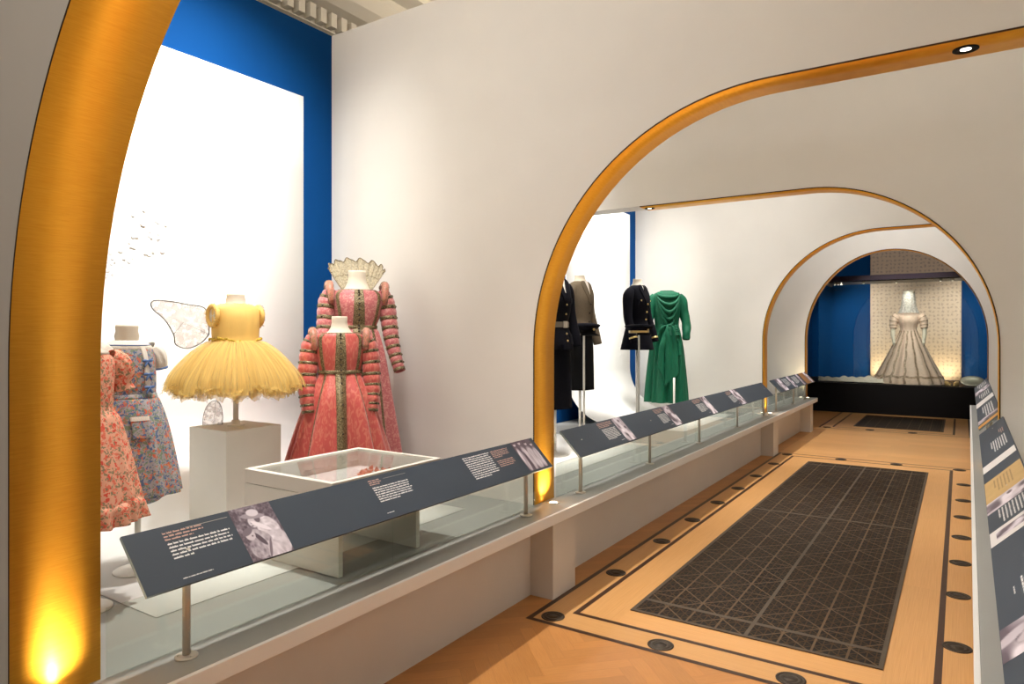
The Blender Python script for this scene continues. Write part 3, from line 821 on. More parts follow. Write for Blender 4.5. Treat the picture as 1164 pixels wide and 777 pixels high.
def normal(P, a, t, e=0.004):
    t0, t1 = max(0, t - e), min(1, t + e)
    du = Vector(P(a + e, t)) - Vector(P(a - e, t)); dt = Vector(P(a, t1)) - Vector(P(a, t0))
    n = dt.cross(du)
    return n.normalized() if n.length > 1e-12 else Vector((0, -1, 0))
def lin(a, b, n): return [a + (b - a) * i / n for i in range(n + 1)]
def shell(m, P, nu=72, nt=40, t0=0.0, t1=1.0, mi=0):
    m.grid(P, [-PI + 2 * PI * i / nu for i in range(nu)], lin(t0, t1, nt), True, mi)
def strip(m, P, uc, hw, t0, t1, off=0.004, nu=4, nt=24, mi=0):
    """raised band that follows a surface; uc centre angle (number or f(t)), hw half width in metres (number or f(t))"""
    ucf = uc if callable(uc) else (lambda t: uc); hwf = hw if callable(hw) else (lambda t: hw)
    def Q(k, t):
        a0 = ucf(t); e = 0.01
        sp = (Vector(P(a0 + e, t)) - Vector(P(a0 - e, t))).length / (2 * e)
        a = a0 + k * hwf(t) / max(sp, 1e-4)
        d = off if abs(k) < 0.99 else -0.001
        return tuple(Vector(P(a, t)) + normal(P, a, t) * d)
    m.grid(Q, [-1.0, -0.93] + lin(-0.8, 0.8, nu) + [0.93, 1.0], lin(t0, t1, nt), False, mi)
def ring(m, P, t0, t1, off=0.004, nu=56, nt=3, mi=0, wob=None):
    ts = [t0] + lin(t0 + (t1 - t0) * 0.1, t1 - (t1 - t0) * 0.1, nt) + [t1]
    def Q(a, t):
        d = -0.001 if t in (t0, t1) else off
        if wob: t = t + wob(a)
        return tuple(Vector(P(a, t)) + normal(P, a, t) * d)
    m.grid(Q, [-PI + 2 * PI * i / nu for i in range(nu)], ts, True, mi)
def ripple(n, amp, tstart, seed=0, power=1.0, sharp=False, tend=1.0):
    rr = random.Random(seed); ph = [rr.uniform(0, 2 * PI) for _ in range(4)]; fr = [n, n * 0.62 // 1 + 1, n * 1.7 // 1, n * 0.35 // 1 + 1]
    am = [1, 0.6, 0.35, 0.5]
    def f(a, t):
        if t <= tstart: return 1.0
        k = min(1, (t - tstart) / (tend - tstart)) ** power
        s = sum(am[i] * math.sin(fr[i] * a + ph[i] + 0.4 * math.sin(2 * t + i)) for i in range(4)) / 2
        return 1 + amp * k * s
    return f
def heading(deg): return math.radians(deg + 90)
def neck_form(t, r0, z0, z1, flare, cx=0, cy=0, tilt=0.0):
    m = MB(); h = z1 - z0
    m.lathe([(flare * 1.05, z0 - 0.03), (flare, z0), (r0 * 0.45 + flare * 0.5, z0 + h * 0.18), (r0 * 1.10, z0 + h * 0.42), (r0 * 0.98, z0 + h * 0.7), (r0 * 1.03, z1 - 0.008), (r0 * 0.98, z1)], 28, cx, cy, sy=0.92)
    return obj('neck_form', m, M['form'], t)
def stand(t, h, r=0.014, base=0.11, cx=0, cy=0):
    m = MB(); m.lathe([(r, 0.004), (r, h)], 16, cx, cy); p = obj('pole', m, M['pole'], t)
    m = MB(); m.lathe([(base, 0.0), (base, 0.004), (base * 0.96, 0.007), (r * 2.2, 0.008), (r * 1.6, 0.012), (r * 1.6, 0.03), (r, 0.032)], 32, cx, cy); obj('stand_base', m, M['pole'], t)

M['pink_brocade'] = brocade('pink_brocade', rgb(190, 78, 70), rgb(220, 150, 120), 46, 0.35, stretch=(1, 1, 0.35))
M['rose_brocade'] = brocade('rose_brocade', rgb(184, 98, 98), rgb(220, 164, 150), 48, 0.5)
M['gilt_trim'] = beaded('gilt_trim', rgb(98, 84, 56), rgb(170, 152, 112), 150)
M['bead'] = principled('bead', rgb(60, 50, 40), 0.3, metal=0.4)
M['gilt_puff'] = brocade('gilt_puff', rgb(186, 112, 92), rgb(128, 102, 62), 60, 0.8)
M['navy'] = principled('navy', rgb(15, 15, 22), 0.9, var=0.15, vscale=60, spec=0.1)
M['black_wool'] = principled('black_wool', rgb(10, 9, 10), 0.9, spec=0.15)
M['tweed'] = principled('tweed', rgb(104, 92, 76), 0.95, var=0.22, vscale=220, spec=0.1)
M['belt'] = principled('belt', rgb(120, 112, 98), 0.6)
M['brass'] = principled('brass', rgb(226, 196, 130), 0.3, metal=0.9)
M['green_silk'] = principled('green_silk', rgb(12, 88, 60), 0.62, var=0.18, vscale=9, spec=0.25, bump=0.6, bscale=3.5, stretch=(9, 9, 1.0))
M['bow_blue'] = principled('bow_blue', rgb(84, 116, 168), 0.6)
M['white_cotton'] = principled('white_cotton', rgb(226, 218, 206), 0.85, bump=0.3, bscale=200)
M['coral'] = principled('coral', rgb(222, 140, 104), 0.7, var=0.2, vscale=40)
M['yellow_bodice'] = principled('yellow_bodice', rgb(226, 184, 100), 0.7, var=0.05, vscale=30, bump=0.15, bscale=250, stretch=(1, 1, 0.2))
def radial_tulle(name, col, a0, a1):
    m = bpy.data.materials.new(name); N, L = nt(m); N.clear()
    tc = N.new('ShaderNodeTexCoord'); sx = N.new('ShaderNodeSeparateXYZ'); L.new(tc.outputs['Object'], sx.inputs[0])
    at = N.new('ShaderNodeMath'); at.operation = 'ARCTAN2'; L.new(sx.outputs[0], at.inputs[0]); L.new(sx.outputs[1], at.inputs[1])
    cb = N.new('ShaderNodeCombineXYZ'); m1 = N.new('ShaderNodeMath'); m1.operation = 'MULTIPLY'; m1.inputs[1].default_value = 22; L.new(at.outputs[0], m1.inputs[0])
    L.new(m1.outputs[0], cb.inputs[0]); m2 = N.new('ShaderNodeMath'); m2.operation = 'MULTIPLY'; m2.inputs[1].default_value = 3; L.new(sx.outputs[2], m2.inputs[0]); L.new(m2.outputs[0], cb.inputs[1])
    n = N.new('ShaderNodeTexNoise'); n.inputs['Scale'].default_value = 1.0; n.inputs['Detail'].default_value = 4; L.new(cb.outputs[0], n.inputs['Vector'])
    mr = N.new('ShaderNodeMapRange'); mr.inputs[1].default_value = 0.35; mr.inputs[2].default_value = 0.65; mr.inputs[3].default_value = a0; mr.inputs[4].default_value = a1
    L.new(n.outputs['Fac'], mr.inputs[0])
    d = N.new('ShaderNodeBsdfDiffuse'); d.inputs[0].default_value = col; tl = N.new('ShaderNodeBsdfTranslucent'); tl.inputs[0].default_value = col
    a = N.new('ShaderNodeMixShader'); a.inputs[0].default_value = 0.4; L.new(d.outputs[0], a.inputs[1]); L.new(tl.outputs[0], a.inputs[2])
    t = N.new('ShaderNodeBsdfTransparent'); mx = N.new('ShaderNodeMixShader'); L.new(mr.outputs[0], mx.inputs[0]); L.new(t.outputs[0], mx.inputs[1]); L.new(a.outputs[0], mx.inputs[2])
    o = N.new('ShaderNodeOutputMaterial'); L.new(mx.outputs[0], o.inputs[0]); return m
M['yellow_tulle'] = radial_tulle('yellow_tulle', rgb(238, 208, 132), 0.30, 0.62)
M['yellow_fuzz'] = tulle('yellow_fuzz', rgb(236, 204, 124), 0.26, 260)
M['wing_sheer'] = tulle('wing_sheer', rgb(176, 164, 160), 0.5, 40)
M['wire'] = principled('wire', rgb(70, 64, 60), 0.5, metal=0.5)
M['lace'] = tulle('lace', rgb(206, 194, 166), 0.78, 70)
M['gold_leaf'] = principled('gold_leaf', rgb(196, 164, 50), 0.4, metal=0.5)
CRM = rgb(226, 210, 190)
M['floral_blue'] = floral('floral_blue', [rgb(206, 104, 78), rgb(88, 108, 146), rgb(124, 140, 116), rgb(214, 136, 92), rgb(178, 168, 164), rgb(196, 116, 96)], 64, rgb(160, 156, 158), 0.5)
M['floral_coral'] = floral('floral_coral', [rgb(228, 92, 76), rgb(236, 128, 104), rgb(150, 140, 110), rgb(240, 176, 150), rgb(230, 104, 84)], 58, rgb(238, 178, 152), 0.42)

# ------------------------------------------------------------------ the two pink gowns
def pink_gown(loc, deg, label, d, fabric, adult):
    t = thing('dressed_mannequin', label, 'mannequin', loc, heading(deg)); t.scale = (d['sc'],) * 3
    k = d['k']
    fold = ripple(11, d['amp'], d['tw'], d['seed'], 0.55)
    rows = d['rows']
    P = body(rows, fold)
    m = MB(); shell(m, P, 120, 56)
    gown = obj('gown', m, fabric, t, solid=0.003)
    neck_form(t, d['neck_r'], d['neckline'], d['neck_top'], d['neck_fl'])
    tw = P.t_of(d['waist'])
    # centre front trim, side trims, belt, neckline
    m = MB()
    strip(m, P, 0.0, lambda t_: 0.026 * k + 0.015 * k * min(1, max(0, (t_ - 0.1) / 0.5)), 0.07, 0.995, 0.005, 6, 70)
    strip(m, P, lambda t_: 0.75 + 0.12 * (t_ < tw), 0.011 * k, 0.10, 0.995, 0.004, 3, 60); strip(m, P, lambda t_: -0.75 - 0.12 * (t_ < tw), 0.011 * k, 0.10, 0.995, 0.004, 3, 60)
    strip(m, P, 2.1, 0.010 * k, tw, 0.995, 0.004, 3, 40); strip(m, P, -2.1, 0.010 * k, tw, 0.995, 0.004, 3, 40)
    obj('gilt_trim', m, M['gilt_trim'], gown)
    m = MB(); ring(m, P, tw - 0.018, tw + 0.02, 0.007); obj('belt', m, M['gilt_trim'], gown)
    m = MB(); ring(m, P, 0.0, 0.05, 0.004); obj('neckline_trim', m, M['gilt_trim'], gown)
    m = MB()
    for i in range(22 if adult else 20):
        tt = 0.10 + 0.042 * i
        if tt > 0.98: break
        q = Vector(P(0, tt)) + normal(P, 0, tt) * 0.006
        m.ball(q, 0.0062 * k, nu=8, nv=5)
    obj('buttons', m, M['bead'], gown)['kind'] = 'stuff'
    n_b = 8 if adult else 7
    for s in (-1, 1):
        S = limb([(s * x, y, z, r) for (x, y, z, r) in d['sleeve']], lambda a, u: 1 + 0.06 * math.cos((u - 0.16) / 0.70 * (n_b - 1) * 2 * PI + PI) + 0.03 * math.sin(3 * a + 9 * u))
        m = MB(); shell(m, S, 28, 50); sl = obj('sleeve', m, fabric, t, solid=0.002)
        m = MB(); n = 8 if adult else 7
        for i in range(n):
            u = 0.16 + 0.70 * i / (n - 1); ring(m, S, u - 0.019, u + 0.019, 0.004 * k, 26, 2)
        obj('gilt_bands', m, M['gilt_trim'], sl)
        m = MB(); ring(m, S, 0.93, 0.995, 0.005, 26, 3); obj('cuff', m, M['gilt_trim'], sl)
        m = MB()
        for i in range(n):
            u = 0.16 + 0.70 * i / (n - 1)
            for a in (s * 0.5, s * 1.5):
                q = Vector(S(a, u)) + normal(S, a, u) * 0.003; q2 = q if True else q
                m.ball(q, 0.0065 * k, nu=8, nv=5)
        obj('sleeve_beads', m, M['bead'], sl)['kind'] = 'stuff'
        # padded shoulder wing
        m = MB(); cx, cz = d['wing']; pts = []; rad = []
        for i in range(15):
            a = -1.9 + 3.8 * i / 14
            pts.append((s * (cx + 0.010 * math.cos(a)), -0.062 * k * math.sin(a), cz - 0.062 * k + 0.085 * k * math.cos(a) - 0.01)); rad.append(k * (0.012 + 0.013 * math.cos(a * 0.8)) * (1 + 0.1 * math.sin(i * 2.6)))
        m.tube(pts, rad, 12); wg = obj('shoulder_wing', m, M['gilt_puff'], t)
        m = MB()
        for i in range(1, 14, 2):
            m.tube([Vector(pts[i]) + Vector((math.cos(b) * rad[i] * 1.06 * s, 0, math.sin(b) * rad[i] * 1.06)) for b in lin(-1.2, 3.4, 8)], 0.003 * k, 5)
        obj('gilt_cord', m, M['gilt_trim'], wg)
    return t, gown, P
pink_gown((-3.08, 2.825, ZP + 0.008), -38, 'child size coral pink gown with gilt centre band, in front of the ruffed gown',
    dict(k=1.0, sc=0.967, amp=0.24, tw=0.42, seed=3, neck_r=0.047, neckline=1.078, neck_top=1.188, neck_fl=0.092, waist=0.85, wing=(0.150, 1.085),
         rows=[(1.085, 0.098, 0.072), (1.08, 0.125, 0.082), (1.055, 0.152, 0.092), (0.99, 0.150, 0.104), (0.92, 0.140, 0.102), (0.85, 0.128, 0.094), (0.80, 0.142, 0.112), (0.68, 0.19, 0.165), (0.50, 0.245, 0.19), (0.28, 0.302, 0.21), (0.05, 0.338, 0.225), (0.0, 0.342, 0.228)],
         sleeve=[(0.135, 0, 1.065, 0.040), (0.168, 0.0, 1.01, 0.054), (0.186, -0.012, 0.90, 0.054), (0.192, -0.03, 0.78, 0.050), (0.188, -0.055, 0.68, 0.044), (0.184, -0.07, 0.605, 0.036)]),
    M['pink_brocade'], False)
ta, gown_a, Pa = pink_gown((-3.36, 3.235, ZP + 0.008), -37, 'taller rose pink gown with a standing lace ruff, beside the wall',
    dict(k=1.12, sc=1.0, amp=0.2, tw=0.42, seed=8, neck_r=0.058, neckline=1.328, neck_top=1.465, neck_fl=0.105, waist=1.09, wing=(0.172, 1.355),
         rows=[(1.335, 0.112, 0.085), (1.33, 0.142, 0.094), (1.30, 0.174, 0.104), (1.24, 0.168, 0.122), (1.16, 0.150, 0.112), (1.09, 0.128, 0.098), (1.04, 0.145, 0.118), (0.88, 0.178, 0.158), (0.62, 0.215, 0.165), (0.34, 0.255, 0.18), (0.05, 0.292, 0.19), (0.0, 0.297, 0.192)],
         sleeve=[(0.150, 0, 1.335, 0.042), (0.190, 0.0, 1.26, 0.058), (0.208, -0.02, 1.12, 0.054), (0.222, -0.06, 0.99, 0.047), (0.245, -0.10, 0.88, 0.040), (0.262, -0.13, 0.80, 0.034)]),
    M['rose_brocade'], True)
# standing ruff: pleated fan behind the neck
m = MB()
def ruff(a, k):
    w = 0.009 * math.sin(a * 26) * k; sc = 1 + 0.06 * math.cos(a * 13) * (k > 0.95)
    rr = 0.085 + 0.078 * k * sc; b = (1 - math.cos(a)) / 2
    return (1.12 * rr * math.sin(a), 0.02 - 0.75 * rr * math.cos(a) + w, 1.335 + (0.05 + 0.15 * b) * k * sc + 0.02 * k * k + w * 0.6)
m.grid(ruff, lin(PI - 1.95, PI + 1.95, 150), [0, 0.15, 0.35, 0.55, 0.75, 0.9, 0.97, 1.0])
rf = obj('lace_ruff', m, M['lace'], gown_a, solid=0.0015)
m = MB(); pts = [ruff(a, 1.0) for a in lin(PI - 1.95, PI + 1.95, 150)]; m.tube(pts, 0.0035, 5)
pts = [ruff(a, 0.55) for a in lin(PI - 1.95, PI + 1.95, 150)]; m.tube(pts, 0.002, 5)
obj('ruff_wire', m, M['gilt_trim'], ta)

# ------------------------------------------------------------------ children's floral dresses
def blue_dress():
    t = thing('dressed_mannequin', 'small floral blue and coral dress with three blue bows, left of the yellow tutu', 'mannequin', (-3.05, 1.62, ZP + 0.006), heading(10))
    # lean: garment axis shifts with height
    L = lambda z: (0.085 * (z - 0.35) * -0.45, 0.10 * (z - 0.35) * 0.5)
    def row(z, rx, ry): c = L(z); return (z, rx, ry, c[0], c[1])
    fold = ripple(12, 0.075, 0.42, 12, 0.9)
    P = body([row(1.015, 0.052, 0.048), row(1.00, 0.085, 0.066), row(0.965, 0.113, 0.082), row(0.90, 0.112, 0.092), row(0.83, 0.108, 0.092), row(0.775, 0.105, 0.09), row(0.75, 0.118, 0.104), row(0.66, 0.142, 0.13), row(0.54, 0.162, 0.15), row(0.40, 0.178, 0.168), row(0.345, 0.184, 0.172)], fold)
    m = MB(); shell(m, P, 110, 46); dr = obj('dress', m, M['floral_blue'], t, solid=0.002)
    c = L(1.05); neck_form(t, 0.046, 1.0, 1.085, 0.05, c[0], c[1])
    stand(t, 0.45, 0.013, 0.10)
    # bloomers under the hem
    m = MB(); B = body([(0.42, 0.10, 0.09), (0.36, 0.108, 0.10), (0.315, 0.10, 0.092), (0.30, 0.075, 0.07)], ripple(14, 0.05, 0.1, 4)); shell(m, B, 60, 10); obj('bloomers', m, M['floral_blue'], dr, solid=0.002)
    # lace collar
    m = MB(); ring(m, P, 0.0, 0.17, 0.005, 72, 5, wob=lambda a: 0.006 * math.sin(18 * a)); obj('lace_collar', m, M['white_cotton'], dr)
    m = MB(); ring(m, P, 0.118, 0.13, 0.0075, 60, 2); obj('collar_piping', m, M['bow_blue'], dr)
    # white placket with three bows
    m = MB(); strip(m, P, 0.12, 0.012, 0.13, P.t_of(0.80), 0.005, 4, 16); obj('placket', m, M['white_cotton'], dr)
    for z in (0.925, 0.868, 0.812):
        tt = P.t_of(z); q = Vector(P(0.12, tt)); n = normal(P, 0.12, tt)
        m = MB(); c0 = q + n * 0.011
        for s in (-1, 1):
            m.ball(c0 + Vector((s * 0.014, 0, 0.002)), 0.011, s=(1.2, 0.45, 0.62)); m.tube([c0, c0 + Vector((s * 0.010, 0, -0.016)), c0 + Vector((s * 0.015, 0, -0.026))], [0.004, 0.005, 0.003], 6)
        m.ball(c0, 0.006, s=(1, 0.8, 1)); obj('bow', m, M['bow_blue'], dr)
    m = MB(); strip(m, P, -0.42, 0.036, P.t_of(0.68), P.t_of(0.60), 0.008, 8, 8); obj('pocket', m, M['floral_blue'], dr)
    m = MB(); strip(m, P, -0.42, 0.037, P.t_of(0.69), P.t_of(0.672), 0.010, 8, 3); obj('pocket_edge', m, M['white_cotton'], dr)
    m = MB(); ring(m, P, P.t_of(0.785), P.t_of(0.765), 0.003, 60, 2); obj('waistband', m, M['floral_blue'], dr)
    for s in (-1, 1):
        S = limb([(s * 0.098 + L(0.98)[0], L(0.98)[1], 0.985, 0.036), (s * 0.128 + L(0.95)[0], L(0.95)[1], 0.955, 0.046), (s * 0.142 + L(0.9)[0], L(0.9)[1], 0.915, 0.043), (s * 0.148 + L(0.88)[0], L(0.88)[1], 0.885, 0.034)], lambda a, u: 1 + 0.06 * math.sin(9 * a) * math.sin(PI * u))
        m = MB(); shell(m, S, 40, 12); sl = obj('puff_sleeve', m, M['white_cotton'], dr, solid=0.002)
        m = MB(); ring(m, S, 0.88, 0.99, 0.005, 30, 2); obj('sleeve_binding', m, M['bow_blue'], t)
blue_dress()
def coral_dress():
    t = thing('dressed_mannequin', 'coral red floral child dress with a ruffled hem, half hidden by the near gold arch', 'mannequin', (-2.8, 1.28, ZP), heading(6))
    fold = ripple(13, 0.07, 0.4, 21, 0.9)
    P = body([(0.99, 0.055, 0.05), (0.975, 0.09, 0.066), (0.945, 0.112, 0.08), (0.88, 0.11, 0.09), (0.80, 0.104, 0.088), (0.76, 0.104, 0.09), (0.72, 0.125, 0.112), (0.60, 0.155, 0.142), (0.48, 0.18, 0.168), (0.40, 0.195, 0.182)], fold)
    m = MB(); shell(m, P, 110, 44); dr = obj('dress', m, M['floral_coral'], t, solid=0.002)
    rf = ripple(19, 0.10, -0.15, 33)
    B = body([(0.415, 0.188, 0.176), (0.40, 0.205, 0.19), (0.37, 0.208, 0.192), (0.335, 0.212, 0.196)], rf)
    m = MB(); shell(m, B, 150, 10); obj('hem_ruffle', m, M['floral_coral'], dr, solid=0.002)
    neck_form(t, 0.046, 0.99, 1.06, 0.06); stand(t, 0.45, 0.013, 0.10)
    for s in (-1, 1):
        S = limb([(s * 0.095, 0, 0.96, 0.036), (s * 0.13, 0, 0.935, 0.05), (s * 0.148, 0, 0.89, 0.048), (s * 0.152, 0, 0.86, 0.034), (s * 0.158, 0, 0.83, 0.044)], lambda a, u: 1 + 0.07 * math.sin(11 * a) * math.sin(PI * min(1, u + 0.1)))
        m = MB(); shell(m, S, 44, 16); obj('puff_sleeve', m, M['floral_coral'], dr, solid=0.002)
    m = MB(); ring(m, P, 0.0, 0.12, 0.006, 60, 3); obj('collar', m, M['white_cotton'], dr)
coral_dress()

# ------------------------------------------------------------------ yellow tutu on its pedestal
def pedestal():
    m = MB(); m.box(-3.49, -3.16, 2.13, 2.47, 0, 0.545)
    o = obj('display_pedestal', m, M['pedestal'], loc=(0, 0, ZP + 0.006), bevel=0.002)
    # origin at the base
    for v in o.data.vertices: v.co.x += 3.325; v.co.y -= 2.30
    o.location = (-3.325, 2.30, ZP + 0.006)
    tag(o, 'square cream pedestal under the yellow tutu', 'pedestal')
pedestal()
PT = ZP + 0.006 + 0.545
def tutu():
    t = thing('dressed_mannequin', 'yellow fairy tutu with sheer wing on a cream pedestal', 'mannequin', (-3.325, 2.30, PT), heading(-6))
    stand(t, 0.5, 0.014, 0.045)
    P = body([(0.668, 0.058, 0.052), (0.662, 0.09, 0.066), (0.645, 0.128, 0.08), (0.60, 0.132, 0.096), (0.54, 0.130, 0.100), (0.49, 0.127, 0.100), (0.455, 0.128, 0.104)])
    m = MB(); shell(m, P, 64, 24); bd = obj('bodice', m, M['yellow_bodice'], t, solid=0.002)
    neck_form(t, 0.047, 0.665, 0.722, 0.058)
    rr = random.Random(5)
    def fuzz(path, r, n, name):
        m = MB()
        for i in range(n):
            p = Vector(path(rr.random())); d = Vector((rr.gauss(0, 1), rr.gauss(0, 1), rr.gauss(0, 1))).normalized()
            s = d.cross(Vector((rr.random(), rr.random(), 1))).normalized(); w = r * rr.uniform(0.25, 0.5); l = r * rr.uniform(0.6, 1.3)
            m.add([p - s * w, p + s * w, p + d * l + s * w * 0.9, p + d * l - s * w * 0.9], [(0, 1, 2, 3)])
        return obj(name, m, M['yellow_fuzz'], bd, fix=False)
    fuzz(lambda u: (0.085 * math.sin(u * 2 * PI), -0.066 * math.cos(u * 2 * PI), 0.655), 0.014, 200, 'ruffle_neckline')
    for s in (-1, 1):
        m = MB(); pts = [(s * (0.130 + 0.012 * math.sin(a) * 0), 0.052 * math.sin(a), 0.600 + 0.052 * math.cos(a)) for a in lin(0, 2 * PI, 24)]
        m.tube(pts, 0.013, 8, caps=False); obj('armhole_roll', m, M['yellow_bodice'], bd)
        fuzz(lambda u: (s * 0.135, 0.055 * math.sin(u * 2 * PI), 0.60 + 0.058 * math.cos(u * 2 * PI)), 0.015, 170, 'armhole_ruffle')
        m = MB(); m.lathe([(0.044, 0), (0.040, 0.004), (0, 0.006)], 20, cap1=False)
        for i, v in enumerate(m.v): m.v[i] = (s * (0.126 + v[2]), v[0], 0.60 + v[1])
        obj('shoulder_cap', m, M['form'], t)
    # skirt: layered gathered tulle
    sk = None
    for k in range(8):
        rr2 = random.Random(40 + k); amp = 0.07
        fo = ripple(17 + 3 * k, amp, 0.05, 50 + k, 0.8)
        dz = -0.008 * k; sh = 1 - 0.03 * k
        ph = [rr2.uniform(0, 6.28) for _ in range(3)]
        Q = body([(0.468 + dz * 0.4, 0.120 * sh, 0.096 * sh), (0.452 + dz, 0.165 * sh, 0.145 * sh), (0.40 + dz, 0.232 * sh, 0.217 * sh), (0.33 + dz, 0.295 * sh, 0.283 * sh), (0.265 + dz, 0.338 * sh, 0.328 * sh), (0.215 + dz * 0.8, 0.352 * sh, 0.343 * sh)], fo)
        def QQ(a, u, Q=Q, ph=ph):
            x, y, z = Q(a, u)
            z += 0.016 * u * math.sin(9 * a + ph[0]) + 0.010 * u * math.sin(23 * a + ph[1]) + 0.006 * u * u * math.sin(61 * a + ph[2])
            return (x, y, z)
        m = MB(); shell(m, QQ, 180, 16); o = obj('tulle_layer', m, M['yellow_tulle'], t)
        if k == 0: top = QQ
        if k in (0, 2, 4):
            fm = MB()
            for i in range(420):
                a = rr2.uniform(-PI, PI); p = Vector(QQ(a, rr2.uniform(0.93, 1.0)))
                d = Vector((math.sin(a) * rr2.uniform(-0.2, 0.9), -math.cos(a) * rr2.uniform(-0.2, 0.9), -rr2.uniform(0.1, 1.0))).normalized()
                s = Vector((math.cos(a), math.sin(a), 0.3 * rr2.gauss(0, 1))).normalized(); w = 0.009; l = rr2.uniform(0.006, 0.02)
                fm.add([p - s * w, p + s * w, p + d * l + s * w * 0.8, p + d * l - s * w], [(0, 1, 2, 3)])
            obj('frayed_hem', fm, M['yellow_fuzz'], o, fix=False)
    # leafy gold belt with a dip at the front
    m = MB(); bp = []
    for a in lin(-PI, PI, 90):
        dip = 0.030 * max(0, 1 - abs(a) / 0.75)
        bp.append((0.136 * math.sin(a), -0.112 * math.cos(a), 0.474 - dip))
    m.tube(bp, 0.0035, 6, caps=False)
    for i, p in enumerate(bp):
        for q in range(2): m.ball((p[0] * 1.01 + rr.gauss(0, 0.002), p[1] * 1.01, p[2] + rr.gauss(0, 0.004)), rr.uniform(0.004, 0.0065), nu=6, nv=4, s=(1, 1, 0.7))
    obj('leaf_belt', m, M['gold_leaf'], bd)
    # sheer wing on a wire outline, left of the bodice
    def wing(base, pts, name, parent):
        sp = spline([tuple(p) for p in pts]); out = [Vector(sp(u)) for u in lin(0, 1, 60)]
        c = sum(out, Vector()) / len(out)
        m = MB(); b = len(m.v)
        V = []; n = len(out)
        for k in lin(0, 1, 5):
            for p in out: V.append(c + (p - c) * k + Vector((0, 0.006 * math.sin(3 * k), 0)))
        m.add(V, [(j * n + i, j * n + (i + 1) % n, (j + 1) * n + (i + 1) % n, (j + 1) * n + i) for j in range(5) for i in range(n)], 0, True)
        w = obj(name, m, M['wing_sheer'], parent)
        m = MB(); m.tube(out, 0.003, 6); m.tube([out[0], c, out[n // 3]], 0.0012, 5)
        obj('wing_wire', m, M['wire'], w if parent.parent is None else parent); return w
    wing(None, [(-0.10, 0.10, 0.50), (-0.14, 0.105, 0.455), (-0.205, 0.12, 0.425), (-0.265, 0.13, 0.445), (-0.275, 0.135, 0.50), (-0.315, 0.145, 0.575), (-0.375, 0.155, 0.635), (-0.37, 0.155, 0.675), (-0.29, 0.145, 0.675), (-0.20, 0.13, 0.66), (-0.12, 0.115, 0.645), (-0.10, 0.10, 0.58), (-0.10, 0.10, 0.50)], 'wing', t)
    # second wing standing on the pedestal behind the pole
    t2 = thing('fairy_wing', 'small sheer wing standing on the pedestal behind the tutu pole', 'fairy wing', (-3.43, 2.235, PT), heading(-34))
    m = MB(); sp = spline([(-0.055, 0, 0.002), (-0.05, 0.005, 0.06), (-0.028, 0.01, 0.115), (0.01, 0.012, 0.135), (0.035, 0.01, 0.11), (0.045, 0.005, 0.06), (0.045, 0, 0.002)])
    out = [Vector(sp(u)) for u in lin(0, 1, 36)]; base = Vector((0, 0, 0.002)); n = len(out)
    V = [base + (p - base) * k + Vector((0, 0.004 * math.sin(3 * k), 0)) for k in lin(0, 1, 4) for p in out]
    m.add(V, [(j * n + i, j * n + i + 1, (j + 1) * n + i + 1, (j + 1) * n + i) for j in range(4) for i in range(n - 1)], 0, True)
    obj('sheer_membrane', m, M['wing_sheer'], t2)
    m = MB(); m.tube(out, 0.0018, 6); m.tube([base, base + Vector((0.01, 0.006, 0.13))], 0.001, 5); obj('wire_outline', m, M['wire'], t2)
tutu()

